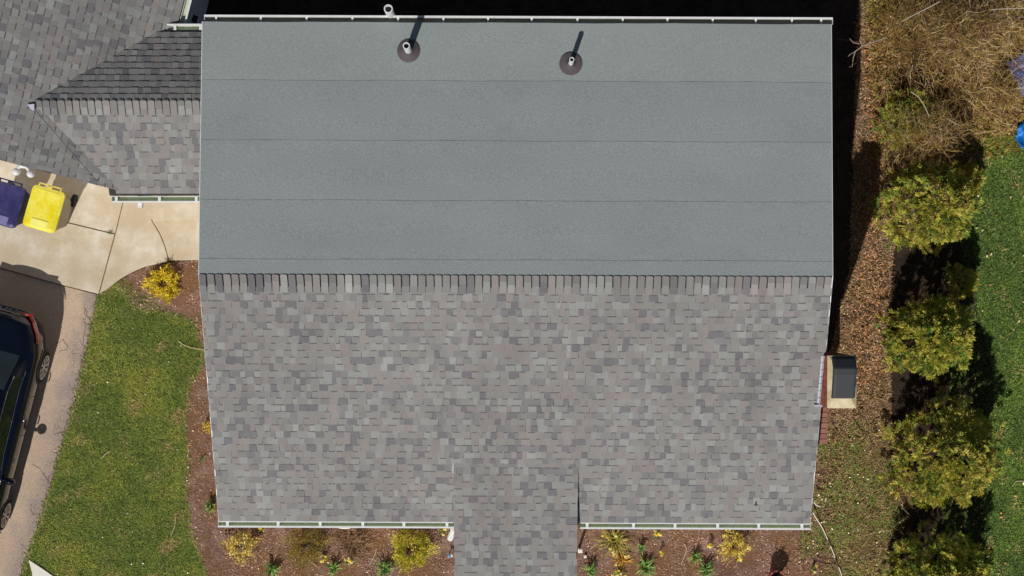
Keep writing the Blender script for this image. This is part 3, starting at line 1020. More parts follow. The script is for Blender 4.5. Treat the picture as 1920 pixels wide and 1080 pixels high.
# twin-headed security floodlight under the gable
fl = link('floodlight', None, None, garage)
fl['label'] = 'white twin-headed floodlight under the garage gable'
fz = 2.55
off = np.array([P0[0], P0[1], 0])
for (u, v) in ((30, 322), (57, 326)):
    q = at(u, v, fz) - off
    mb = MB()
    mb.lathe([(.0, .06), (.045, .055), (.066, .03), (.072, -.01), (.066, -.08), (.0, -.085)], 18, 0, 0)
    mb.build('lamp_head', M['white'], fl, tuple(q), smooth=True)
mb = MB()
pts = [at(u, v, fz + .0) - off for u, v in smooth_curve([(31, 320), (36, 313), (43, 311), (51, 315), (56, 323)], 4)]
mb.tube(pts, .034, 10)
q = at(43, 310, fz) - off
mb.lathe([(.0, fz + .05), (.05, fz + .04), (.06, fz), (.05, fz - .05), (0, fz - .05)], 16, q[0], q[1])
mb.tube([q, q + np.array([.06, .5, 0])], .02, 8)
mb.build('lamp_arm', M['white'], fl, smooth=True)

# ------------------------------------------------------------------ wheeled bins
def bin_mesh_parts(root, lidm, bodym, palem, handlem):
    W, Lh, H = .335, .42, 1.06      # half width, half depth, height
    def ring(w, l, r, z, n=5, y0=0):
        P = []
        for (sx, sy, a0) in ((1, 1, 0), (-1, 1, 90), (-1, -1, 180), (1, -1, 270)):
            for k in range(n):
                t = math.radians(a0 + 90 * k / (n - 1))
                P.append((sx * (w - r) + r * math.cos(t), y0 + sy * (l - r) + r * math.sin(t), z))
        return P
    def loft(rings, name, m, capt=True, capb=True):
        mb = MB()
        n = len(rings[0])
        for R in rings:
            mb.v += R
        for i in range(len(rings) - 1):
            for k in range(n):
                mb.f.append((i * n + k, i * n + (k + 1) % n, (i + 1) * n + (k + 1) % n, (i + 1) * n + k))
        if capb: mb.f.append(tuple(range(n))[::-1])
        if capt: mb.f.append(tuple((len(rings) - 1) * n + k for k in range(n)))
        mb.c = [(.5,) * 3] * len(mb.f)
        return mb.build(name, m, root)
    loft([ring(.24, .27, .05, .05), ring(.27, .32, .05, .5), ring(.315, .39, .06, 1.0), ring(.33, .405, .06, 1.0), ring(.33, .405, .06, 1.04)], 'body', bodym)
    loft([ring(W, Lh, .09, 1.045), ring(W + .004, Lh + .004, .092, 1.07), ring(W - .008, Lh - .008, .085, 1.092), ring(W - .03, Lh - .03, .07, 1.10),
          ring(W - .06, Lh - .06, .06, 1.118), ring(W - .12, Lh - .12, .05, 1.122)], 'lid', lidm)
    # raised panel near the front of the lid
    loft([ring(.175, .085, .01, 1.10, 3, -.30), ring(.17, .08, .012, 1.135, 3, -.305), ring(.16, .07, .01, 1.14, 3, -.31)], 'lid_panel', palem)
    mb = MB()
    for x in (-.22, .22):
        mb.box(x - .014, x + .014, .40, .475, 1.05, 1.085)
    mb.box(-.235, .235, .463, .49, 1.05, 1.085)
    mb.box(-.05, .05, .41, .4625, 1.06, 1.10)
    mb.build('handle', handlem, root)
    for x in (-.26, .26):
        w = MB()
        n = 16
        for xx in (-.035, .035):
            for k in range(n):
                t = 2 * math.pi * k / n
                w.v.append((x + xx, .30 + .13 * math.cos(t), .13 + .13 * math.sin(t)))
        for k in range(n):
            w.f.append((k, (k + 1) % n, n + (k + 1) % n, n + k))
        w.f.append(tuple(range(n))[::-1]); w.f.append(tuple(range(n, 2 * n)))
        w.c = [(.5,) * 3] * len(w.f)
        w.build('wheel', M['tyre'], root)


def base_of(u, v, z):
    p = at(u, v, z); return (float(p[0]), float(p[1]), .046)


yb_ = thing('wheeled_bin', 'yellow lidded wheeled bin with a grey body on the concrete', 'bin', base_of(83, 392, 1.1), math.radians(-16), 'wheeled bins by the garage')
bin_mesh_parts(yb_, M['yellow'], M['bin_grey'], M['yellow_pale'], mat('bin_handle_cream', S(214, 190, 96, KH), .6))
nb_ = thing('wheeled_bin', 'navy blue wheeled bin left of the yellow one', 'bin', base_of(9, 383, 1.1), math.radians(-16), 'wheeled bins by the garage')
bin_mesh_parts(nb_, M['navy'], M['bin_navy'], M['navy_pale'], mat('bin_handle_navy', S(50, 50, 70, KH), .5))

# ------------------------------------------------------------------ parked car
car = thing('parked_car', 'dark navy sedan parked on the driveway at the left edge', 'car', (-10.77, -2.83, .012), math.radians(-104.6))


def interp(tab, x):
    xs = [t[0] for t in tab]
    if x <= xs[0]:
        return tab[0][1]
    for (a, va), (b, vb) in zip(tab[:-1], tab[1:]):
        if x <= b:
            t = (x - a) / (b - a); t = t * t * (3 - 2 * t) * .5 + t * .5
            return va + (vb - va) * t
    return tab[-1][1]


T_w = [(-2.52, .30), (-2.50, .44), (-2.44, .56), (-2.32, .69), (-2.1, .82), (-1.7, .915), (-1.0, .925), (1.2, .925), (1.8, .90), (2.2, .82), (2.4, .66), (2.48, .4)]
T_belt = [(-2.52, .70), (-2.46, .84), (-2.3, .93), (-1.7, .96), (0, .93), (1.0, .92), (1.6, .86), (2.2, .74), (2.48, .58)]
T_top = [(-2.52, .76), (-2.46, .97), (-2.3, 1.05), (-1.75, 1.08), (-1.0, 1.36), (-.6, 1.43), (0, 1.45), (.3, 1.42), (1.15, 1.02), (1.5, .95), (2.2, .82), (2.48, .62)]
T_tw = [(-2.52, .14), (-2.46, .30), (-2.3, .48), (-2.1, .58), (-1.75, .66), (-1.0, .60), (0, .62), (.3, .62), (1.15, .72), (1.5, .74), (2.2, .66), (2.48, .3)]
xs = sorted(set([round(x, 3) for x in list(np.linspace(-2.52, -2.1, 12)) + list(np.linspace(-2.1, 2.1, 43)) + list(np.linspace(2.1, 2.48, 9))]))
rows = []
for x in xs:
    w, bz, tz, tw = interp(T_w, x), interp(T_belt, x), interp(T_top, x), interp(T_tw, x)
    e_ = min(1, (x + 2.52) / .2) if x < -2.3 else (min(1, (2.48 - x) / .2) if x > 2.3 else 1)
    lo = .20 + .22 * (1 - e_)
    half = [(w * .90, lo), (w * .97, lo + .08), (w * .995, .45), (w, .58), (w * .985, bz * .82), (w * .955, bz - .03), (w * .915, bz), (max(tw + .03, w * .87 if tz - bz < .12 else tw + .14), bz + .016 + (tz - bz) * .06),
            (tw + .07, bz + (tz - bz) * .55), (tw + .015, tz - (tz - bz) * .10 - .015), (tw - .05, tz - .008), (tw * .6, tz + .008), (tw * .25, tz + .014)]
    rows.append([(x, y, z) for y, z in half] + [(x, -y, z) for y, z in half[::-1]])
nr = len(rows[0])
V = [p for R in rows for p in R]
reg = {'body': [], 'side_window': [], 'rear_window': [], 'windshield': []}
for i in range(len(rows) - 1):
    xm = (xs[i] + xs[i + 1]) / 2
    for k in range(nr - 1):
        kk = k if k < nr // 2 else nr - 2 - k
        f = (i * nr + k, i * nr + k + 1, (i + 1) * nr + k + 1, (i + 1) * nr + k)
        if kk in (7, 8) and -1.28 < xm < .72 and not (-.62 < xm < -.5):
            reg['side_window'].append(f)
        elif kk >= 10 and -1.70 < xm < -1.02:
            reg['rear_window'].append(f)
        elif kk >= 10 and .34 < xm < 1.12:
            reg['windshield'].append(f)
        else:
            reg['body'].append(f)
reg['body'].append(tuple(range(nr)))
reg['body'].append(tuple((len(rows) - 1) * nr + k for k in range(nr))[::-1])


def sub(name, faces, m):
    used = sorted({i for f in faces for i in f})
    mp = {a: b for b, a in enumerate(used)}
    me = new_mesh(name, [V[i] for i in used], [tuple(mp[i] for i in f)[::-1] for f in faces], None, True)
    return link(name, me, m, car)


body = sub('body', reg['body'], M['paint'])
L_ = [f for f in reg['side_window'] if V[f[0]][1] > 0]; R_ = [f for f in reg['side_window'] if V[f[0]][1] < 0]
sub('side_window', L_, M['glass']); sub('side_window', R_, M['glass'])
sub('rear_window', reg['rear_window'], mat('tinted_rear_glass', (.03, .04, .042), .08, spec=.6)); sub('windshield', reg['windshield'], M['glass'])


def row_pt(x, k, out=0.0, up=0.0):
    i = min(range(len(xs)), key=lambda q: abs(xs[q] - x))
    p = rows[i][k]
    return (p[0], p[1] + out, p[2] + up)


# chrome strip below the side glass and shut lines
mb = MB()
mb.tube([row_pt(x, 7, .004, .008) for x in np.linspace(-1.35, .9, 30)], .009, 6)
mb.tube([row_pt(x, 9, .010, .012) for x in np.linspace(-1.25, .35, 22)], .007, 6)
mb.build('chrome_strip', M['chrome'], car, smooth=True)
for xd in (-.95, -.05, .95):
    mb = MB()
    mb.tube([row_pt(xd, k, .002, 0) for k in range(1, 7)], .005, 5)
    mb.build('door_gap', M['dark'], car)
for xd in (-.45, .45):
    mb = MB()
    p = row_pt(xd, 4, .012, .03)
    mb.tube([(p[0] - .09, p[1], p[2]), (p[0] - .06, p[1] + .02, p[2]), (p[0] + .06, p[1] + .02, p[2]), (p[0] + .09, p[1], p[2])], .013, 6)
    mb.build('door_handle', M['chrome'], car, smooth=True)
# tail lamps wrapping round the rear corners
for sgn in (1, -1):
    mb = MB(); cl = MB()
    pts = []
    for x in (-2.497, -2.47, -2.43, -2.36, -2.28, -2.18, -2.06, -1.98):
        w = interp(T_w, x); bz = interp(T_belt, x)
        h = .085 if x < -2.1 else (.06 if x < -2.0 else .02)
        pts.append((x, w, bz, h))
    for (a, b) in zip(pts[:-1], pts[1:]):
        for (q, lo_, hi_, m_) in ((mb, -.10, .012, 0), (cl, -.15, -.102, 0)):
            def P(t, s, o_):
                return (t[0] - .012 - o_ * .5, sgn * (t[1] * .965 + .016 + o_ * 1.6), t[2] + (lo_ if s == 0 else hi_ + .012) * (t[3] / .085))
            pl_ = [P(a, 0, .012), P(b, 0, .012), P(b, 1, 0), P(a, 1, 0)]
            q.poly(pl_ if sgn < 0 else pl_[::-1])
    # inner run across the deck edge
    mb.tube([(-2.512, sgn * .60, .835), (-2.500, sgn * .45, .85), (-2.506, sgn * .34, .845)], [.03, .022, .008], 8)
    mb.build('taillight', M['red_lamp'], car, smooth=True)
    cl.build('reversing_light', M['clear_lamp'], car, smooth=True)
# number-plate lamps / bright badge dots along the tail
for yv in (-.08, .04, .14, .24):
    mb = MB(); mb.box(-2.535, -2.505, yv - .03, yv + .02, .80, .83); mb.build('tail_badge', M['chrome'], car)
# wheels
def wheel(x, sy):
    wt = link('wheel', None, None, car, (x, sy * .80, .335))
    mb = MB(); n = 32
    prof = [(.0, -.1), (.30, -.1), (.335, -.07), (.335, .10), (.31, .135), (.262, .14), (.255, .10)]
    for r, y in prof:
        for k in range(n):
            t = 2 * math.pi * k / n
            mb.v.append((r * math.cos(t), sy * y, r * math.sin(t)))
    for i in range(len(prof) - 1):
        for k in range(n):
            mb.f.append((i * n + k, i * n + (k + 1) % n, (i + 1) * n + (k + 1) % n, (i + 1) * n + k)); mb.c.append((.5,) * 3)
    mb.build('tyre', M['tyre'], wt, smooth=True)
    mb = MB()
    def disc(r0, r1, y0, y1, a0=0, a1=2 * math.pi, n=24):
        b = len(mb.v)
        for k in range(n + 1):
            t = a0 + (a1 - a0) * k / n
            mb.v += [(r0 * math.cos(t), sy * y0, r0 * math.sin(t)), (r1 * math.cos(t), sy * y1, r1 * math.sin(t))]
        for k in range(n):
            mb.f.append((b + 2 * k, b + 2 * k + 1, b + 2 * k + 3, b + 2 * k + 2)); mb.c.append((.5,) * 3)
    disc(.225, .258, .135, .142); disc(.0, .06, .138, .130)
    for s in range(10):
        a = 2 * math.pi * s / 10
        disc(.05, .23, .130, .137, a - .17, a + .17, 3)
    mb.build('rim', M['rim'], wt)
    mb = MB(); disc(.0, .256, .10, .10); mb.build('brake_disc', M['dark'], wt)
    mb = MB(); disc(.335, .385, .128, .126, 0.0, math.pi); mb.build('wheel_arch', M['trim'], wt)
for x in (-1.5, 1.6):
    for sy in (1, -1):
        wheel(x, sy)
# door mirrors
for sy in (1, -1):
    mb = MB()
    mb.lathe([(0, -.07), (.05, -.06), (.078, -.02), (.08, .03), (.06, .07), (0, .085)], 14)
    mb.v = [(.78 + v[0] * .9, sy * (1.03 + v[1] * 1.25), 1.0 + v[2]) for v in mb.v]
    mb.tube([(.78, sy * .85, .95), (.78, sy * .98, .98)], .03, 8)
    mb.build('door_mirror', M['paint'], car, smooth=True)
mb = MB(); mb.box(-2.0, -1.96, -.03, .03, 1.04, 1.10); mb.box(-.75, -.62, -.02, .02, 1.43, 1.49); mb.build('aerial', M['paint'], car)


# ------------------------------------------------------------------ vegetation builders
def unit(a):
    return a / (np.linalg.norm(a, axis=-1, keepdims=True) + 1e-9)


def leaf_cards(C, D, Nn, L, W, cols, bend=.25):
    """kite-shaped leaves: centres C, direction D, normal Nn"""
    side = unit(np.cross(D, Nn))
    L = L[:, None]; W = W[:, None]
    a = C
    b = C + D * L * .45 + side * W * .5 + Nn * L * bend * .3
    c = C + D * L
    d = C + D * L * .45 - side * W * .5 + Nn * L * bend * .3
    return np.stack([a, b, c, d], 1), cols


def pick(cols, n, r, jit=.12, gain=1.0):
    cols = np.array(cols) * gain
    c = cols[r.integers(0, len(cols), n)]
    return c * r.normal(1, jit, (n, 1)).clip(.5, 1.6)


def evergreen(u, v, R, H, label, seed, cols, name='evergreen_tree', lobes=7, clumps=900, per=62, skew=(0, 0), group='evergreens along the side lawn'):
    r = np.random.default_rng(seed)
    p = at(u, v, 0)
    root = thing(name, label, 'evergreen', (float(p[0]), float(p[1]), 0), group=group)
    mb = MB()
    mb.tube([(0, 0, 0), (.02, .01, H * .4), (0.03, .03, H * .8)], [.07, .05, .015], 8, S(90, 70, 55))
    mb.build('trunk', M['twig'], root)
    th = r.uniform(0, 2 * np.pi, clumps)
    h = r.uniform(0.02, 1, clumps) ** .85
    lob = 1 + .13 * np.sin(th * 2 + r.uniform(0, 6)) * np.cos(h * 5 + r.uniform(0, 6)) + .13 * np.sin(th * lobes + h * 9 + r.uniform(0, 6)) + .09 * np.sin(th * 11 + h * 17)
    prof = (1 - h ** 2.0) ** .62 * .92 + .06
    prof = np.where(h < .18, prof * (.80 + h * 1.1), prof)
    depth = 1 + np.where(r.random(clumps) < .14, r.uniform(.0, .09, clumps), -np.abs(r.normal(0, .17, clumps)))
    rad = R * prof * lob * depth
    C0 = np.stack([rad * np.cos(th) + skew[0] * h, rad * np.sin(th) + skew[1] * h, h * H], 1)
    out = np.stack([np.cos(th), np.sin(th), .35 + 1.1 * h], 1)
    out = unit(out + r.normal(0, .25, out.shape))
    # each clump: a flat fan of scale-leaf sprays
    fanN = unit(np.cross(out, unit(r.normal(0, 1, out.shape))))
    side = np.cross(out, fanN)
    base = pick(cols, clumps, r, .2, 1.85)
    # clumps deep in the crown are older, duller growth
    n = clumps * per
    idx = np.repeat(np.arange(clumps), per)
    ang = r.uniform(-1.25, 1.25, n)
    D = unit(out[idx] * np.cos(ang)[:, None] + side[idx] * np.sin(ang)[:, None] + r.normal(0, .16, (n, 3)))
    along = r.uniform(0, .09, n)[:, None]
    C = C0[idx] + D * along * .7 + out[idx] * along * .5 + r.normal(0, .012, (n, 3))
    Nn = unit(fanN[idx] * r.choice([-1, 1], (n, 1)) * .55 + np.array([-.1, -.35, .7]) + r.normal(0, .32, (n, 3)))
    L = r.uniform(.03, .07, n); W = r.uniform(.010, .022, n)
    c = base[idx] * r.normal(1, .16, (n, 1)).clip(.5, 1.5)
    Vv, cc = leaf_cards(C, D, Nn, L, W, c)
    me = np_mesh('crown', Vv, 4, cc)
    link('crown', me, M['leaf'], root)
    return root


YG = [S(168, 160, 68), S(156, 152, 60), S(138, 142, 58), S(148, 138, 66), S(114, 124, 54), S(176, 166, 82), S(134, 116, 64)]
GG = [S(132, 140, 56), S(104, 122, 52), S(150, 152, 64), S(90, 110, 48), S(142, 132, 62), S(166, 160, 74)]
evergreen(1720, 394, .84, 2.3, 'broad yellow green evergreen just below the bare brush', 101, YG + GG[:3], skew=(0, .05))
evergreen(1721, 628, .76, 2.5, 'evergreen with two uneven lobes level with the house chimney top', 102, GG + YG[:2], lobes=5)
evergreen(1746, 842, 1.0, 2.5, 'largest evergreen below the chimney with bright yellow tips', 103, YG + GG[:2], lobes=6, clumps=980)
evergreen(1743, 1072, .93, 2.1, 'evergreen at the bottom edge of the side lawn', 104, GG + YG[:3], clumps=860)
evergreen(1704, 226, .62, 1.2, 'olive evergreen half buried under bare brush', 105, GG + YG[:2], clumps=420)
evergreen(1793, 528, .26, .8, 'small round evergreen seedling on the lawn edge', 106, YG, clumps=110, name='evergreen_seedling', group=None)
evergreen(1808, 335, .26, .6, 'low yellow evergreen sprig beside the brush and lawn', 107, YG, clumps=90, name='evergreen_seedling', group=None)


def twig_mesh(starts, dirs, lens, rads, cols, r, seg=5, curl=.35, grav=0.0):
    """many 3-sided tapering twigs as one quad array"""
    n = len(starts)
    P = np.zeros((n, seg + 1, 3)); P[:, 0] = starts
    d = unit(dirs)
    step = (lens / seg)[:, None]
    bias = r.normal(0, curl * .5, (n, 3))
    for k in range(seg):
        d = unit(d + bias + r.normal(0, curl, (n, 3)) + np.array([0, 0, grav]))
        P[:, k + 1] = P[:, k] + d * step
    T = np.gradient(P, axis=1)
    T = unit(T)
    ref = np.where(np.abs(T[..., 2:3]) < .9, np.array([0, 0, 1.0]), np.array([1.0, 0, 0]))
    e1 = unit(np.cross(T, ref)); e2 = np.cross(T, e1)
    tap = np.linspace(1, .35, seg + 1)[None, :, None]
    R = rads[:, None, None] * tap
    ring = [P + (e1 * math.cos(t) + e2 * math.sin(t)) * R for t in (0, 2.094, 4.189)]
    Q = []
    for k in range(seg):
        for a in range(3):
            b = (a + 1) % 3
            Q.append(np.stack([ring[a][:, k], ring[b][:, k], ring[b][:, k + 1], ring[a][:, k + 1]], 1))
    V_ = np.concatenate(Q, 0)
    C_ = np.tile(cols, (seg * 3, 1))
    return V_, C_, P


BRN = [S(172, 142, 98), S(156, 124, 80), S(126, 96, 62), S(186, 160, 118), S(98, 74, 52), S(156, 124, 64), S(166, 132, 72), S(84, 64, 46), S(204, 180, 138), S(150, 130, 66)]


def brush(u, v, R, H, n, label, seed, cols=BRN, name='bare_shrub', skew=(0, 0), lmul=1.0, group='leafless shrubs beside the house', rmul=1.0):
    r = np.random.default_rng(seed)
    p = at(u, v, 0)
    root = thing(name, label, 'shrub', (float(p[0]), float(p[1]), 0), group=group)
    ns = 26
    th = r.uniform(0, 6.28, ns)
    st = np.stack([.12 * np.cos(th), .12 * np.sin(th), np.zeros(ns)], 1)
    dd = np.stack([np.cos(th) * .7 + skew[0], np.sin(th) * .7 + skew[1], r.uniform(.7, 1.6, ns)], 1)
    V_, C_, P = twig_mesh(st, dd, r.uniform(.8, 1.15, ns) * math.hypot(R, H) * .8, r.uniform(.010, .020, ns) * rmul, pick(cols, ns, r), r, 7, .12)
    link('stem', np_mesh('stem', V_, 4, C_), M['twig'], root)
    th = r.uniform(0, 6.28, n); q = r.uniform(0, 1, n) ** .55
    hh = r.uniform(0.05, 1, n)
    rr = R * q * np.sqrt(np.clip(1 - (hh * .95) ** 2.2, .05, 1)) * (1 + .18 * np.sin(th * 5 + 1) + .1 * np.sin(th * 9))
    st = np.stack([rr * np.cos(th) + skew[0] * hh, rr * np.sin(th) + skew[1] * hh, hh * H * .95], 1)
    dd = st * np.array([1, 1, .6]) / max(R, .1) + r.normal(0, .8, st.shape)
    V_, C_, P = twig_mesh(st, dd, r.uniform(.14, .5, n) * lmul, r.uniform(.0028, .0068, n) * rmul, pick(cols, n, r, .2, 1.35), r, 5, .42)
    link('twigs', np_mesh('twigs', V_, 4, C_), M['twig'], root)
    return root


brush(1738, 110, 1.25, 2.4, 3600, 'largest bare brown shrub right of the rear roof corner', 201, skew=(.1, .1))
brush(1850, 40, 1.0, 1.7, 1000, 'tangled bare shrub at the top right corner', 202, cols=BRN + [S(170, 158, 140)])
brush(1714, 262, .85, 1.9, 2600, 'fine grey brown brush crowding over the upper evergreen', 203, lmul=.8, rmul=.85)
brush(1845, 170, .75, .7, 900, 'low dry brush in front of the faded tarp', 204)
brush(1700, 30, .6, .8, 700, 'low golden brown brush along the shadow edge', 205, cols=[S(170, 140, 80), S(150, 120, 70), S(130, 100, 60), S(180, 160, 90)])
brush(1686, 908, .35, .35, 260, 'small dry brush between the two lowest evergreens', 206)
# one pale branch reaching out over the shadow
mb = MB()
z0 = 2.2
B = lambda pts, r0: mb.tube([at(u, v, z0 + .1 * math.sin(i)) for i, (u, v) in enumerate(pts)], [r0 * (1 - .6 * i / (len(pts) - 1)) for i in range(len(pts))], 6, S(176, 160, 140))
B([(1660, 70), (1640, 78), (1618, 86), (1604, 96), (1600, 108), (1598, 124)], .013)
B([(1618, 86), (1612, 76), (1614, 68)], .012)
B([(1604, 96), (1594, 102), (1590, 106)], .012)
B([(1612, 82), (1600, 80), (1593, 72)], .010)
B([(1598, 124), (1592, 126)], .008)
br = mb.build('branch', M['twig'])
tag(br, 'pale bare branch reaching out over the black house shadow', 'branch')
# long pale sticks lying over the brush
for (pts, lab, zz, rr) in (([(1690, 40), (1725, 22), (1762, 3)], 'long pale stick lying across the bare brush', 2.5, .011),
                           ([(1858, 18), (1890, 16), (1925, 15)], 'pale stick in the tangled shrub at the right edge', 1.8, .010),
                           ([(1818, 0), (1820, 20), (1822, 38)], 'crooked whitish stick near the top right corner', 1.8, .011),
                           ([(1708, 172), (1722, 182), (1734, 200), (1742, 218)], 'forked pale stick over the olive evergreen', 2.0, .010),
                           ([(1826, 113), (1832, 118), (1837, 124)], 'short thick white stick left of the faded tarp', 1.1, .016)):
    mb = MB()
    mb.tube([at(u, v, zz) for u, v in smooth_curve(pts, 3)], rr, 6, S(190, 172, 150))
    tag(mb.build('stick', M['twig']), lab, 'stick')


# tarps
def tarp(name, pts, label, m, z, seed, amp):
    poly = pxpoly(pts, 0)
    A = np.array([q[:2] for q in poly]); lo, hi = A.min(0), A.max(0)
    n = 44
    r = np.random.default_rng(seed)
    X, Y = np.meshgrid(np.linspace(lo[0], hi[0], n), np.linspace(lo[1], hi[1], n))
    Z = z + amp * (np.abs(vnoise(X, Y, 1.6, seed)) + .5 * np.abs(vnoise(X, Y, 4, seed + 1)))
    V_ = [(X[i, j], Y[i, j], Z[i, j]) for i in range(n) for j in range(n)]
    F_ = []
    for i in range(n - 1):
        for j in range(n - 1):
            c = np.array([[(X[i, j] + X[i + 1, j + 1]) / 2, (Y[i, j] + Y[i + 1, j + 1]) / 2]])
            if inpoly(c, A)[0]:
                F_.append((i * n + j, i * n + j + 1, (i + 1) * n + j + 1, (i + 1) * n + j))
    me = new_mesh(name, V_, F_, None, True)
    o = link(name, me, m)
    sm = o.modifiers.new('thick', 'SOLIDIFY'); sm.thickness = .012
    return tag(o, label, 'tarp', None)


tarp('tarp', [(1906, 236), (1925, 222), (1990, 214), (2000, 290), (1920, 276), (1908, 280), (1902, 262)], 'bright blue crumpled tarp on the right edge', M['tarp'], .06, 5, .10)
tarp('tarp', [(1882, 118), (1900, 112), (1960, 70), (2000, 90), (2000, 200), (1925, 196), (1912, 176), (1906, 160), (1898, 144)], 'faded lilac blue tarp showing through the dry brush', M['tarp_pale'], .05, 8, .06)


# ------------------------------------------------------------------ ground cover
def grass(name, poly_px, n, cols_fn, seed, lmin=.03, lmax=.075, wmin=.006, wmax=.012, z=.012, mask=None):
    r = np.random.default_rng(seed)
    poly = pxpoly(poly_px)
    P = scatter(poly, n, r)
    if mask is not None:
        P = P[mask(P, r)]
    n = len(P)
    a = r.uniform(0, 6.28, n); l = r.uniform(lmin, lmax, n); up = r.uniform(.25, 1.0, n)
    d = np.stack([np.cos(a), np.sin(a), np.zeros(n)], 1)
    s = np.stack([-np.sin(a), np.cos(a), np.zeros(n)], 1) * r.uniform(wmin, wmax, n)[:, None] * .5
    b = np.concatenate([P, np.full((n, 1), z)], 1)
    m = b + d * (l * .45)[:, None] + np.stack([0 * l, 0 * l, l * up * .42], 1)
    t = b + d * l[:, None] + np.stack([0 * l, 0 * l, l * up * .36], 1)
    V_ = np.stack([b - s, b + s, m + s * .8, t, m - s * .8], 1)
    c = cols_fn(P, r)
    o = link(name, np_mesh(name, V_, 5, c), M['grass'])
    return tag(o, None, None, None, 'stuff')


def lawn_cols(green, yellow, brown, seed, ys=0.0, bs=.8, gain=1.75):
    def fn(P, r):
        n = len(P)
        k1 = vnoise(P[:, 0], P[:, 1], .55, seed) + .5 * vnoise(P[:, 0], P[:, 1], 2.2, seed + 9) + r.normal(0, .4, n) + ys
        k2 = vnoise(P[:, 0], P[:, 1], 1.1, seed + 5) + r.normal(0, .5, n)
        c = pick(green, n, r, .11, gain)
        y = pick(yellow, n, r, .11, gain); b = pick(brown, n, r, .12, gain * .8)
        c = np.where((k1 > .25)[:, None], y, c)
        c = np.where((k2 > bs)[:, None], b, c)
        return c
    return fn


G1 = [S(96, 110, 52, KH), S(89, 103, 48, KH), S(108, 120, 60, KH), S(80, 94, 45, KH)]
G2 = [S(122, 130, 56, KH), S(110, 116, 48, KH), S(132, 132, 66, KH)]
G3 = [S(160, 140, 92, KH), S(136, 116, 78, KH), S(176, 158, 110, KH)]
grass('lawn_grass', lawn_left, 62000, lawn_cols(G1, G2, G3, 3, -.02, 1.05, 2.0), 301)
G1b = [S(66, 85, 40, KH), S(77, 96, 46, KH), S(57, 74, 36, KH), S(88, 104, 52, KH)]
G2b = [S(84, 106, 46, KH), S(96, 112, 50, KH)]
lr = [(1975, 240)] + lawn_edge + [(1975, 1120)]
grass('side_lawn_grass', lr, 56000, lawn_cols(G1b, G2b, G3, 13, -.05, 1.15, 2.7), 302)
rg = [(1500, 790), (1680, 790), (1700, 1120), (1500, 1120)]
grass('thin_grass', rg, 22000, lawn_cols([S(96, 114, 52, KH), S(84, 104, 46, KH), S(112, 122, 62, KH)], [S(150, 136, 84, KH), S(136, 124, 74, KH)], G3, 23, -.35, .9, 2.2), 303,
      mask=lambda P, r: vnoise(P[:, 0], P[:, 1], .7, 77) + r.normal(0, .3, len(P)) > -.2)
grass('brush_grass', [(1620, -40), (1990, -40), (1990, 260), (1850, 300), (1640, 300)], 15000, lawn_cols([S(150, 130, 70, KH), S(130, 110, 64, KH), S(170, 146, 84, KH)], [S(150, 140, 60, KH), S(140, 126, 52, KH)], [S(170, 120, 70, KH), S(150, 100, 60, KH)], 33), 304,
      lmin=.05, lmax=.16)
grass('bed_edge_grass', [(196, 548), (232, 520), (262, 545), (330, 590), (370, 600), (370, 680), (340, 700), (340, 610), (250, 590)], 2500, lawn_cols(G1, G2, G3, 43), 305)


def ragged_edge(name, lines, n, cols, seed, spread=.045, gain=2.0):
    """blades creeping over a lawn border"""
    r = np.random.default_rng(seed)
    V_, C_ = [], []
    for line in lines:
        W = np.array([at(u, v)[:2] for u, v in line])
        seg = np.linalg.norm(np.diff(W, axis=0), axis=1); cum = np.concatenate([[0], np.cumsum(seg)])
        t = r.uniform(0, cum[-1], n)
        P = np.stack([np.interp(t, cum, W[:, 0]), np.interp(t, cum, W[:, 1])], 1)
        cl = .5 + .5 * np.sin(t * 9 + 3 * np.sin(t * 2.3))
        P += r.normal(0, 1, (n, 2)) * (spread * (.35 + cl))[:, None]
        a = r.uniform(0, 6.28, n); l = r.uniform(.03, .08, n)
        d = np.stack([np.cos(a), np.sin(a), 0 * a], 1); s_ = np.stack([-np.sin(a), np.cos(a), 0 * a], 1) * r.uniform(.004, .006, n)[:, None]
        b = np.concatenate([P, np.full((n, 1), .014)], 1); z = np.stack([0 * l, 0 * l, l * .3], 1)
        V_.append(np.stack([b - s_, b + s_, b + d * (l * .5)[:, None] + s_ * .7 + z, b + d * l[:, None] + z, b + d * (l * .5)[:, None] - s_ * .7 + z], 1))
        C_.append(pick(cols, n, r, .14, gain))
    tag(link(name, np_mesh(name, np.concatenate(V_), 5, np.concatenate(C_)), M['grass']), kind='stuff')


ragged_edge('lawn_edge_grass', [drive_r, bed_edge, [(196, 548), (214, 541), (232, 548)]], 2600, G1 + G2[:1] + G3[:1], 320)


def chips(name, poly_px, n, cols, seed, l0=.02, l1=.07, w0=.008, w1=.02, tilt=.35, z=.018, mask=None, curl=0.0, gain=1.35):
    r = np.random.default_rng(seed)
    P = scatter(pxpoly(poly_px), n, r)
    if mask is not None:
        P = P[mask(P, r)]
    n = len(P)
    a = r.uniform(0, 6.28, n)
    D = unit(np.stack([np.cos(a), np.sin(a), r.normal(0, tilt, n)], 1))
    Nn = unit(np.stack([r.normal(0, tilt, n), r.normal(0, tilt, n), np.ones(n)], 1))
    L = r.uniform(l0, l1, n); W = r.uniform(w0, w1, n)
    C = np.concatenate([P, z + L[:, None] * .3 * tilt + r.uniform(0, .012, (n, 1))], 1)
    V_, c = leaf_cards(C, D, Nn, L, W, pick(cols, n, r, .2, gain), curl)
    o = link(name, np_mesh(name, V_, 4, c), M['chip'])
    return tag(o, None, None, None, 'stuff')


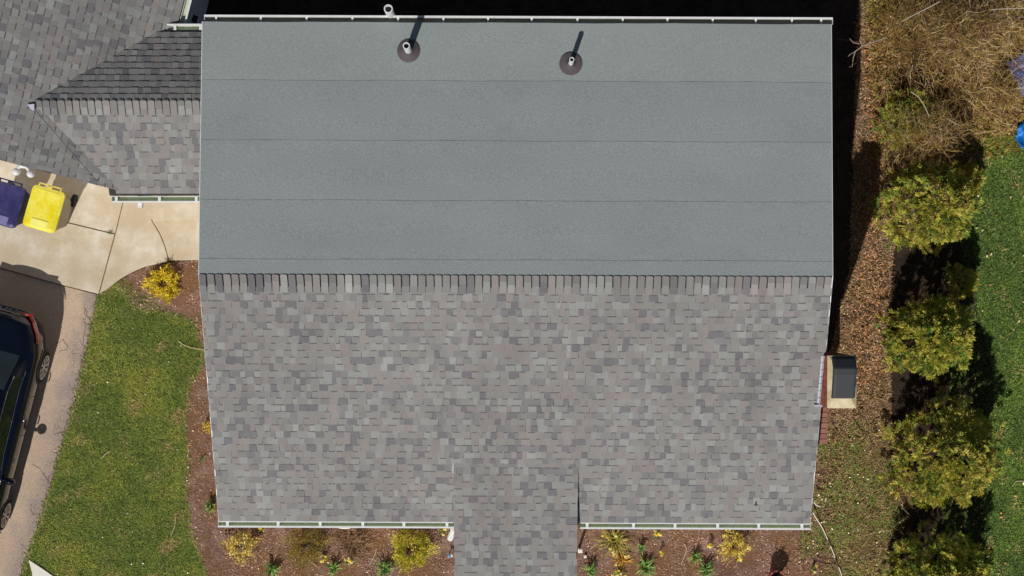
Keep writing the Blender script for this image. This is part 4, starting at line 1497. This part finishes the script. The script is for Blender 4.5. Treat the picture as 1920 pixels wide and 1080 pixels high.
MC = [S(138, 108, 96, KH), S(126, 98, 88, KH), S(110, 82, 74, KH), S(160, 132, 116, KH), S(148, 110, 92, KH), S(96, 72, 66, KH), S(142, 112, 104, KH), S(150, 126, 104, KH)]
chips('mulch_chips', bed, 26000, MC, 401, tilt=.2, gain=1.75, mask=lambda P, r: vnoise(P[:, 0], P[:, 1], .9, 61) + r.normal(0, .3, len(P)) > -.1)
grass('bed_weeds', bed, 9000, lambda P, r: pick([S(110, 116, 62, KH), S(92, 104, 52, KH), S(136, 126, 78, KH)], len(P), r, .15, 1.7), 413, .02, .06, .006, .011, .02,
      mask=lambda P, r: vnoise(P[:, 0], P[:, 1], .8, 63) + r.normal(0, .22, len(P)) > .75)
chips('rust_mulch', bed, 5000, [S(160, 110, 84, KH), S(150, 100, 76, KH), S(172, 128, 98, KH)], 414, tilt=.25, gain=1.4, mask=lambda P, r: vnoise(P[:, 0], P[:, 1], .7, 65) + r.normal(0, .3, len(P)) > .2)
chips('bed_dry_leaves', bed, 1700, [S(190, 150, 110, KH), S(170, 124, 84, KH), S(204, 176, 140, KH), S(150, 104, 64, KH)], 402, .02, .055, .012, .03, .5)
LC = [S(158, 120, 86, KH), S(146, 106, 78, KH), S(178, 142, 106, KH), S(128, 98, 76, KH), S(166, 144, 100, KH), S(112, 88, 76, KH), S(140, 110, 94, KH), S(190, 160, 124, KH), S(130, 104, 92, KH)]
chips('leaf_litter', [(1610, -60), (1990, -60), (1990, 230), (1850, 260), (1800, 400), (1790, 760), (1640, 830), (1500, 830), (1560, 640), (1592, 500)], 30000, LC, 403, .02, .075, .006, .022, .26, .012, gain=1.5, curl=.3, mask=lambda P, r: ~inpoly(P, [q[:2] for q in pxpoly(tree_shade)]))
chips('turf_leaf_litter', rg, 2600, LC + MC, 404, .02, .06, .008, .025, .45, .016, curl=.4)
chips('lawn_dry_leaves', lr, 100, [S(176, 134, 88, KH), S(156, 110, 70, KH), S(200, 174, 136, KH)], 405, .04, .09, .025, .05, .5, .05, curl=.6)
chips('pale_petals', bed, 150, [S(250, 240, 210, KH), S(244, 230, 170, KH), S(235, 226, 220, KH)], 406, .02, .035, .016, .028, .4, .03)
chips('pale_petals', rg + [], 70, [S(250, 240, 210, KH), S(244, 230, 190, KH)], 407, .025, .04, .02, .03, .4, .05)
chips('lawn_white_flecks', lawn_left, 16, [S(250, 246, 230, KH)], 408, .02, .04, .02, .03, .3, .05)
chips('driveway_edge_leaves', edge_strip, 500, LC + [S(206, 180, 140, KH)], 409, .012, .035, .006, .014, .3, .02)
ST = [S(196, 164, 118, KH), S(176, 144, 98, KH), S(210, 184, 140, KH), S(160, 124, 84, KH)]
grass('dry_straw', [(1604, 40), (1680, 40), (1690, 330), (1650, 430), (1672, 520), (1660, 830), (1560, 830), (1560, 660), (1590, 520)], 5200, lambda P, r: pick(ST, len(P), r, .15, 1.15), 411, .06, .15, .005, .009, .02,
      mask=lambda P, r: vnoise(P[:, 0], P[:, 1], .8, 91) + r.normal(0, .3, len(P)) > -.3)
grass('turf_straw', rg, 2600, lambda P, r: pick(ST, len(P), r, .15, 1.0), 412, .05, .13, .006, .01, .02)
# reddish litter along the shadow edge and by the trees
chips('rust_leaf_litter', [(1600, 40), (1680, 40), (1690, 330), (1640, 420), (1660, 520), (1650, 700), (1600, 760), (1600, 500), (1640, 330)], 1500, [S(184, 128, 84, KH), S(166, 110, 74, KH), S(200, 154, 112, KH)], 410, .03, .09, .01, .03, .5, .02, curl=.5)


# ------------------------------------------------------------------ plants in the beds
def leafy_shrub(u, v, R, H, n, cols, label, seed, name='shrub', l=(.03, .07), w=(.016, .032), open_=0.0, stem=S(120, 96, 70), group=None, gap=None, cat='shrub'):
    r = np.random.default_rng(seed)
    n = int(n * 1.6)
    p = at(u, v, 0)
    root = thing(name, label, cat, (float(p[0]), float(p[1]), .016), group=group)
    k = 22
    th = r.uniform(0, 6.28, k)
    st = np.stack([.04 * np.cos(th), .04 * np.sin(th), 0 * th], 1)
    dd = np.stack([np.cos(th) * R, np.sin(th) * R, H * r.uniform(.6, 1.2, k)], 1)
    V_, C_, P = twig_mesh(st, dd, r.uniform(.7, 1.0, k) * math.hypot(R, H) * .62, r.uniform(.004, .008, k), pick([stem], k, r), r, 5, .15)
    link('stem', np_mesh('stem', V_, 4, C_), M['twig'], root)
    m = max(20, n // 9)
    th = r.uniform(0, 6.28, m); hh = r.uniform(.1, 1, m)
    q = r.uniform(.25, 1, m) ** .6
    rr = R * q * np.sqrt(np.clip(1 - (hh * .9) ** 2.5, .1, 1)) * (1 + .2 * np.sin(th * 3 + seed) + .15 * np.sin(th * 7 + seed))
    C0 = np.stack([rr * np.cos(th), rr * np.sin(th), hh * H], 1)
    idx = r.integers(0, m, n)
    D = unit(C0[idx] * np.array([1, 1, .4]) / R + r.normal(0, .75, (n, 3)) + np.array([0, 0, .4]))
    C = C0[idx] + r.normal(0, .028, (n, 3))
    C[:, 2] = np.abs(C[:, 2]) + .01
    Nn = unit(r.normal(0, .7, (n, 3)) + np.array([-.1, -.3, 1.0]))
    base = pick(cols, m, r, .15, 1.5)
    V_, c = leaf_cards(C, D, Nn, r.uniform(*l, n), r.uniform(*w, n), base[idx] * r.normal(1, .14, (n, 1)).clip(.5, 1.5))
    link('foliage', np_mesh('foliage', V_, 4, c), M['leaf'], root)
    return root


def strap_clump(u, v, R, n, cols, label, seed, name='daffodil_clump', flowers=0, fl_cols=None, group=None, H=.28, wide=.016):
    r = np.random.default_rng(seed)
    p = at(u, v, 0)
    root = thing(name, label, 'plant', (float(p[0]), float(p[1]), .016), group=group)
    mb = MB()
    for k in range(n):
        a = r.uniform(0, 6.28); L = R * r.uniform(.7, 1.35); h = H * r.uniform(.5, 1.1)
        b0 = np.array([r.normal(0, R * .16), r.normal(0, R * .16), 0])
        d = np.array([math.cos(a), math.sin(a), 0]); s = np.array([-math.sin(a), math.cos(a), 0]) * wide * r.uniform(.6, 1.1)
        prev = None
        c = np.array(cols[r.integers(0, len(cols))]) * max(.6, r.normal(1.45, .25))
        for q in range(5):
            t = q / 4
            ctr = b0 + d * L * t ** 1.1 + np.array([0, 0, h * math.sin(min(t * 1.15, 1) * 2.2) * .95])
            w = (1 - t ** 2.2) + .05
            cur = (ctr - s * w, ctr + s * w)
            if prev:
                mb.poly([prev[0], prev[1], cur[1], cur[0]], tuple(c))
            prev = cur
    mb.build('leaves', M['leaf'], root)
    for k in range(flowers):
        a = r.uniform(0, 6.28); rr = R * r.uniform(.2, .95)
        x, y, z = rr * math.cos(a), rr * math.sin(a), H * r.uniform(.7, 1.15)
        fb = MB()
        c = fl_cols[r.integers(0, len(fl_cols))]
        tx, ty = r.normal(0, .3, 2)
        for q in range(6):
            t = q * math.pi / 3
            e = np.array([math.cos(t), math.sin(t), tx * math.cos(t) + ty * math.sin(t)]); f = np.array([-math.sin(t), math.cos(t), -tx * math.sin(t) + ty * math.cos(t)])
            o_ = np.array([x, y, z])
            fb.poly([o_, o_ + e * .016 - f * .010, o_ + e * .032, o_ + e * .016 + f * .010], c)
        fb.lathe([(.010, z), (.014, z + .02)], 7, x, y, tuple(np.array(c) * np.array([1.0, .93, .7])))
        fb.tube([(x, y, z), (x * .6, y * .6, 0)], .003, 4, S(90, 120, 50))
        fb.build('flower', M['petal'], root)
    return root


FY = [S(250, 232, 90, KH), S(250, 240, 150, KH), S(244, 222, 70, KH), S(252, 244, 190, KH)]
SG = [S(110, 138, 62, KH), S(88, 120, 54, KH), S(136, 156, 88, KH), S(70, 100, 46, KH)]
SY = [S(150, 142, 66, KH), S(128, 122, 58, KH), S(110, 112, 52, KH), S(160, 140, 80, KH)]

# forsythia
leafy_shrub(309, 532, .32, .32, 1500, [S(212, 190, 50), S(196, 176, 40), S(226, 208, 84), S(168, 148, 34)], 'bright yellow flowering shrub in the mulch corner by the concrete walk', 501, 'flowering_shrub', (.03, .075), (.014, .026), cat='shrub')
PG = 'shrubs under the front gutter'
leafy_shrub(456, 1020, .31, .5, 1000, [S(206, 188, 100), S(190, 166, 74), S(220, 204, 130), S(160, 138, 66)], 'pale yellow leafed shrub by the left front corner', 502, 'shrub', (.025, .055), (.016, .03), group=PG)
leafy_shrub(576, 1018, .42, .55, 2600, [S(140, 124, 52), S(120, 112, 46), S(104, 98, 42), S(160, 128, 60)], 'dull olive fine leafed shrub second from the left front corner', 503, 'shrub', (.025, .06), (.01, .018), group=PG)
leafy_shrub(772, 1024, .43, .62, 2300, [S(186, 172, 50), S(166, 160, 46), S(200, 184, 76), S(130, 134, 44)], 'full yellow green shrub left of the porch roof', 504, 'shrub', (.03, .065), (.016, .028), group=PG)
leafy_shrub(1372, 1020, .29, .5, 800, [S(206, 188, 84), S(190, 172, 66), S(222, 206, 120), S(170, 140, 60)], 'pale yellow shrub under the right front gutter', 505, 'shrub', (.03, .06), (.016, .03), group=PG)
leafy_shrub(392, 800, .12, .25, 220, [S(206, 180, 70), S(180, 150, 60)], 'small yellowish sprig beside the left roof edge', 506, 'shrub', (.02, .045), (.012, .022), group=None)
strap_clump(1150, 1012, .34, 80, SY + [S(170, 150, 70)], 'wide patch of yellowing strap leaves under the right front gutter', 510, 'perennial_clump', 5, FY, H=.3, wide=.013)
strap_clump(1165, 1047, .22, 46, [S(206, 168, 60), S(180, 134, 60), S(160, 120, 60)], 'withered orange yellow leaves in front of the strap leaf patch', 511, 'perennial_clump', 4, FY, H=.14, wide=.012)
DG = 'green strap-leaved clumps in the front bed'
for (u, v, R, n, lab, fl) in ((512, 1064, .17, 34, 'green strap leaf clump below the pale left shrub', 0),
                              (628, 1064, .16, 32, 'green strap leaf clump below the olive shrub', 0),
                              (722, 1064, .18, 40, 'green strap leaf clump below the full yellow green shrub', 0),
                              (397, 948, .12, 26, 'green strap leaf clump beside the left roof corner', 0),
                              (1106, 1068, .15, 34, 'fresh green clump at the bottom just right of the porch', 0),
                              (1210, 1062, .20, 54, 'darkest large green clump below the strap leaf patch', 0),
                              (1322, 1066, .18, 44, 'green clump at the bottom below the pale right shrub', 0),
                              (1202, 1025, .11, 20, 'small star-shaped green clump right of the strap leaf patch', 0),
                              (1303, 1042, .13, 26, 'loose green clump left of the pale right shrub', 0)):
    strap_clump(u, v, R, n, SG, lab, 520 + u, 'strap_leaf_plant', fl, FY, DG, H=.22)
FG = 'yellow daffodils in the front bed'
for (u, v, R, n, fl, lab) in ((655, 1052, .12, 10, 8, 'yellow daffodils between two strap leaf clumps under the left gutter'),
                              (608, 1045, .10, 8, 6, 'yellow daffodils at the right foot of the olive shrub'),
                              (832, 993, .10, 10, 3, 'few yellow flowers in the corner left of the porch'),
                              (1160, 1076, .15, 16, 9, 'bright yellow daffodils at the bottom edge right of the porch'),
                              (1232, 1002, .12, 10, 8, 'yellow flowers close under the right front gutter'),
                              (1237, 1034, .06, 5, 3, 'three yellow flowers in bare mulch right of the star clump'),
                              (1330, 1024, .08, 8, 5, 'yellow flowers just left of the pale right shrub'),
                              (1381, 1046, .08, 6, 6, 'yellow flowers at the foot of the pale right shrub'),
                              (1524, 1063, .08, 8, 2, 'two yellowish flowers in thin turf near the cable'),
                              (490, 990, .06, 5, 3, 'pale flowers under the gutter beside the left shrub')):
    strap_clump(u, v, R, n, SG, lab, 600 + u, 'daffodil_plant', fl, FY, FG, H=.2, wide=.01)
strap_clump(380, 858, .08, 10, SG, 'tiny green sprout in the mulch along the left wall', 701, 'sprout', 0, None, None, H=.12, wide=.008)

# dry perennials and sticks in the bed
brush(662, 1020, .40, .22, 260, 'dead tangled perennial stems under the left gutter', 702, cols=[S(160, 130, 100), S(140, 108, 84), S(176, 150, 110)], name='dead_perennial', group=None, lmul=.6)
for (pts, lab) in (([(572, 1040), (582, 1053), (594, 1062)], 'thin pale twig on mulch beside the olive shrub'),
                   ([(706, 1028), (702, 1042), (692, 1060)], 'bent grey twig in the middle of the left bed'),
                   ([(334, 640), (352, 650), (381, 656)], 'pale straw stem on the grass against the left roof edge'),
                   ([(330, 968), (327, 988), (320, 1005)], 'long dry stalk on the lawn near the left bed'),
                   ([(189, 860), (197, 852), (205, 846)], 'short dry stalk on the middle of the lawn'),
                   ([(1283, 1020), (1287, 1030), (1282, 1046), (1277, 1058)], 'curved dry stem in the right front bed'),
                   ([(1898, 912), (1906, 903), (1922, 902)], 'pale curved stick on the side lawn'),
                   ([(1600, 788), (1616, 808), (1632, 828), (1640, 842)], 'dark bent twig on the ground below the chimney')):
    mb = MB()
    cc = S(92, 72, 58, KH) if 'dark' in lab else S(206, 184, 146, KH)
    mb.tube([at(u, v, .06) for u, v in smooth_curve(pts, 4)], .007, 5, cc)
    tag(mb.build('twig', M['twig']), lab, 'twig', None)

# ------------------------------------------------------------------ small things in the beds
def sphere_mb(mb, c, r, sc_=(1, 1, 1), n=12):
    prof = [(max(1e-3, r * math.sin(math.pi * k / 8)), -r * math.cos(math.pi * k / 8)) for k in range(9)]
    b = len(mb.v)
    mb.lathe(prof, n)
    for i in range(b, len(mb.v)):
        v = mb.v[i]
        mb.v[i] = (c[0] + v[0] * sc_[0], c[1] + v[1] * sc_[1], c[2] + v[2] * sc_[2])


p = at(647, 951, .7)
bb = thing('birdbath', 'pale round birdbath bowl peeping out under the left front gutter', 'birdbath', (float(p[0]), float(p[1]), .016))
mb = MB(); mb.lathe([(.0, .66), (.25, .67), (.40, .73), (.43, .745), (.43, .70), (.28, .62), (.08, .58)], 32); mb.build('bowl', M['white_stone'], bb, smooth=True)
mb = MB(); mb.lathe([(.2, 0), (.18, .06), (.07, .12), (.07, .60)], 20); mb.build('pedestal', M['white_stone'], bb, smooth=True)

p = at(849, 1000, .35)
mb = MB(); mb.tube([(0, .25, .9), (0, .12, .5), (-.02, -.02, .3), (-.06, -.14, .1)], [.05, .05, .06, .07], 8)
tag(mb.build('downspout_spout', M['white'], None, (float(p[0]), float(p[1]), 0)), 'white downspout outlet left of the porch', 'downspout')

p = at(1088, 1033, .5)
gl_ = thing('garden_light', 'square white topped garden light right of the porch', 'light', (float(p[0]), float(p[1]), .016))
mb = MB(); mb.box(-.045, .045, -.04, .04, .42, .50); mb.box(-.035, .035, -.03, .03, .502, .52); mb.build('cap', M['white_stone'], gl_)
mb = MB(); mb.box(-.02, .02, -.02, .02, 0, .42); mb.build('post', M['dark'], gl_)
p = at(1097.5, 1044, .1)
mb = MB(); mb.lathe([(0, .085), (.026, .08), (.034, .06), (.034, .0)], 16)
tag(mb.build('stone_disc', M['white_stone'], None, (float(p[0]), float(p[1]), .016)), 'small round white stone disc beside the garden light', 'ornament')
p = at(842, 1043, .2)
orn = thing('garden_ornament', 'pale blue and white garden ornament against the porch edge', 'ornament', (float(p[0]), float(p[1]), .016))
mb = MB(); sphere_mb(mb, (.0, 0, .17), .032); mb.tube([(-.03, .07, .16), (0, 0, .17)], .012, 6); mb.tube([(0, 0, 0), (0, 0, .15)], .01, 6); mb.build('blue_ball', M['blue_orn'], orn, smooth=True)
mb = MB(); sphere_mb(mb, (.055, .01, .15), .028); mb.tube([(.055, .01, 0), (.055, .01, .14)], .01, 6); mb.build('white_ball', M['white_stone'], orn, smooth=True)

p = at(1456, 1084, .3)
pot = thing('plant_pot', 'red clay pot with dark dead stems at the bottom edge', 'pot', (float(p[0]), float(p[1]), .016))
mb = MB(); mb.lathe([(.0, 0), (.11, 0), (.15, .32), (.17, .32), (.17, .38), (.14, .38), (.13, .30), (.0, .29)], 24); mb.build('bowl', M['clay'], pot, smooth=False)
r = np.random.default_rng(5)
n = 90
st = np.stack([r.normal(0, .06, n), r.normal(0, .06, n), np.full(n, .28)], 1)
V_, C_, _ = twig_mesh(st, np.stack([r.normal(0, .6, n), r.normal(.2, .6, n), np.ones(n)], 1), r.uniform(.15, .34, n), r.uniform(.006, .012, n), pick([S(46, 38, 36), S(30, 26, 26), S(70, 56, 50)], n, r), r, 5, .25)
link('dead_stems', np_mesh('dead_stems', V_, 4, C_), M['twig'], pot)

# cable running from the house corner across the thin turf
cb = thing('cable', 'partly white cable trailing from the right front corner', 'cable', (0, 0, 0))
path = smooth_curve([(1524, 961), (1532, 974), (1543, 992), (1552, 1012), (1562, 1035), (1569, 1056), (1576, 1072), (1584, 1100)], 6)
zc = lambda v: .06 + .5 * max(0, (1000 - v) / 40) ** 2 * .3
pts = [at(u, v, zc(v)) for u, v in path]
cuts = [(0, 19, 'hose_white'), (18, 21, 'cable_dark'), (20, 28, 'hose_white'), (27, 33, 'cable_dark'), (32, 43, 'hose_white')]
for a, b, m in cuts:
    mb = MB(); mb.tube(pts[a:b + 1], .011, 6); mb.build('cable_length', M[m], cb)
mb = MB()
mb.tube([at(u, v, .35) for u, v in ((1526, 941), (1530, 947), (1538, 950))], .012, 6, (.8, .8, .78)); mb.tube([at(u, v, .35) for u, v in ((1549, 934), (1547, 941))], .012, 6)
tag(mb.build('wire_ties', M['hose_white'], None), 'short white bent wire ends near the right front corner', 'wire')
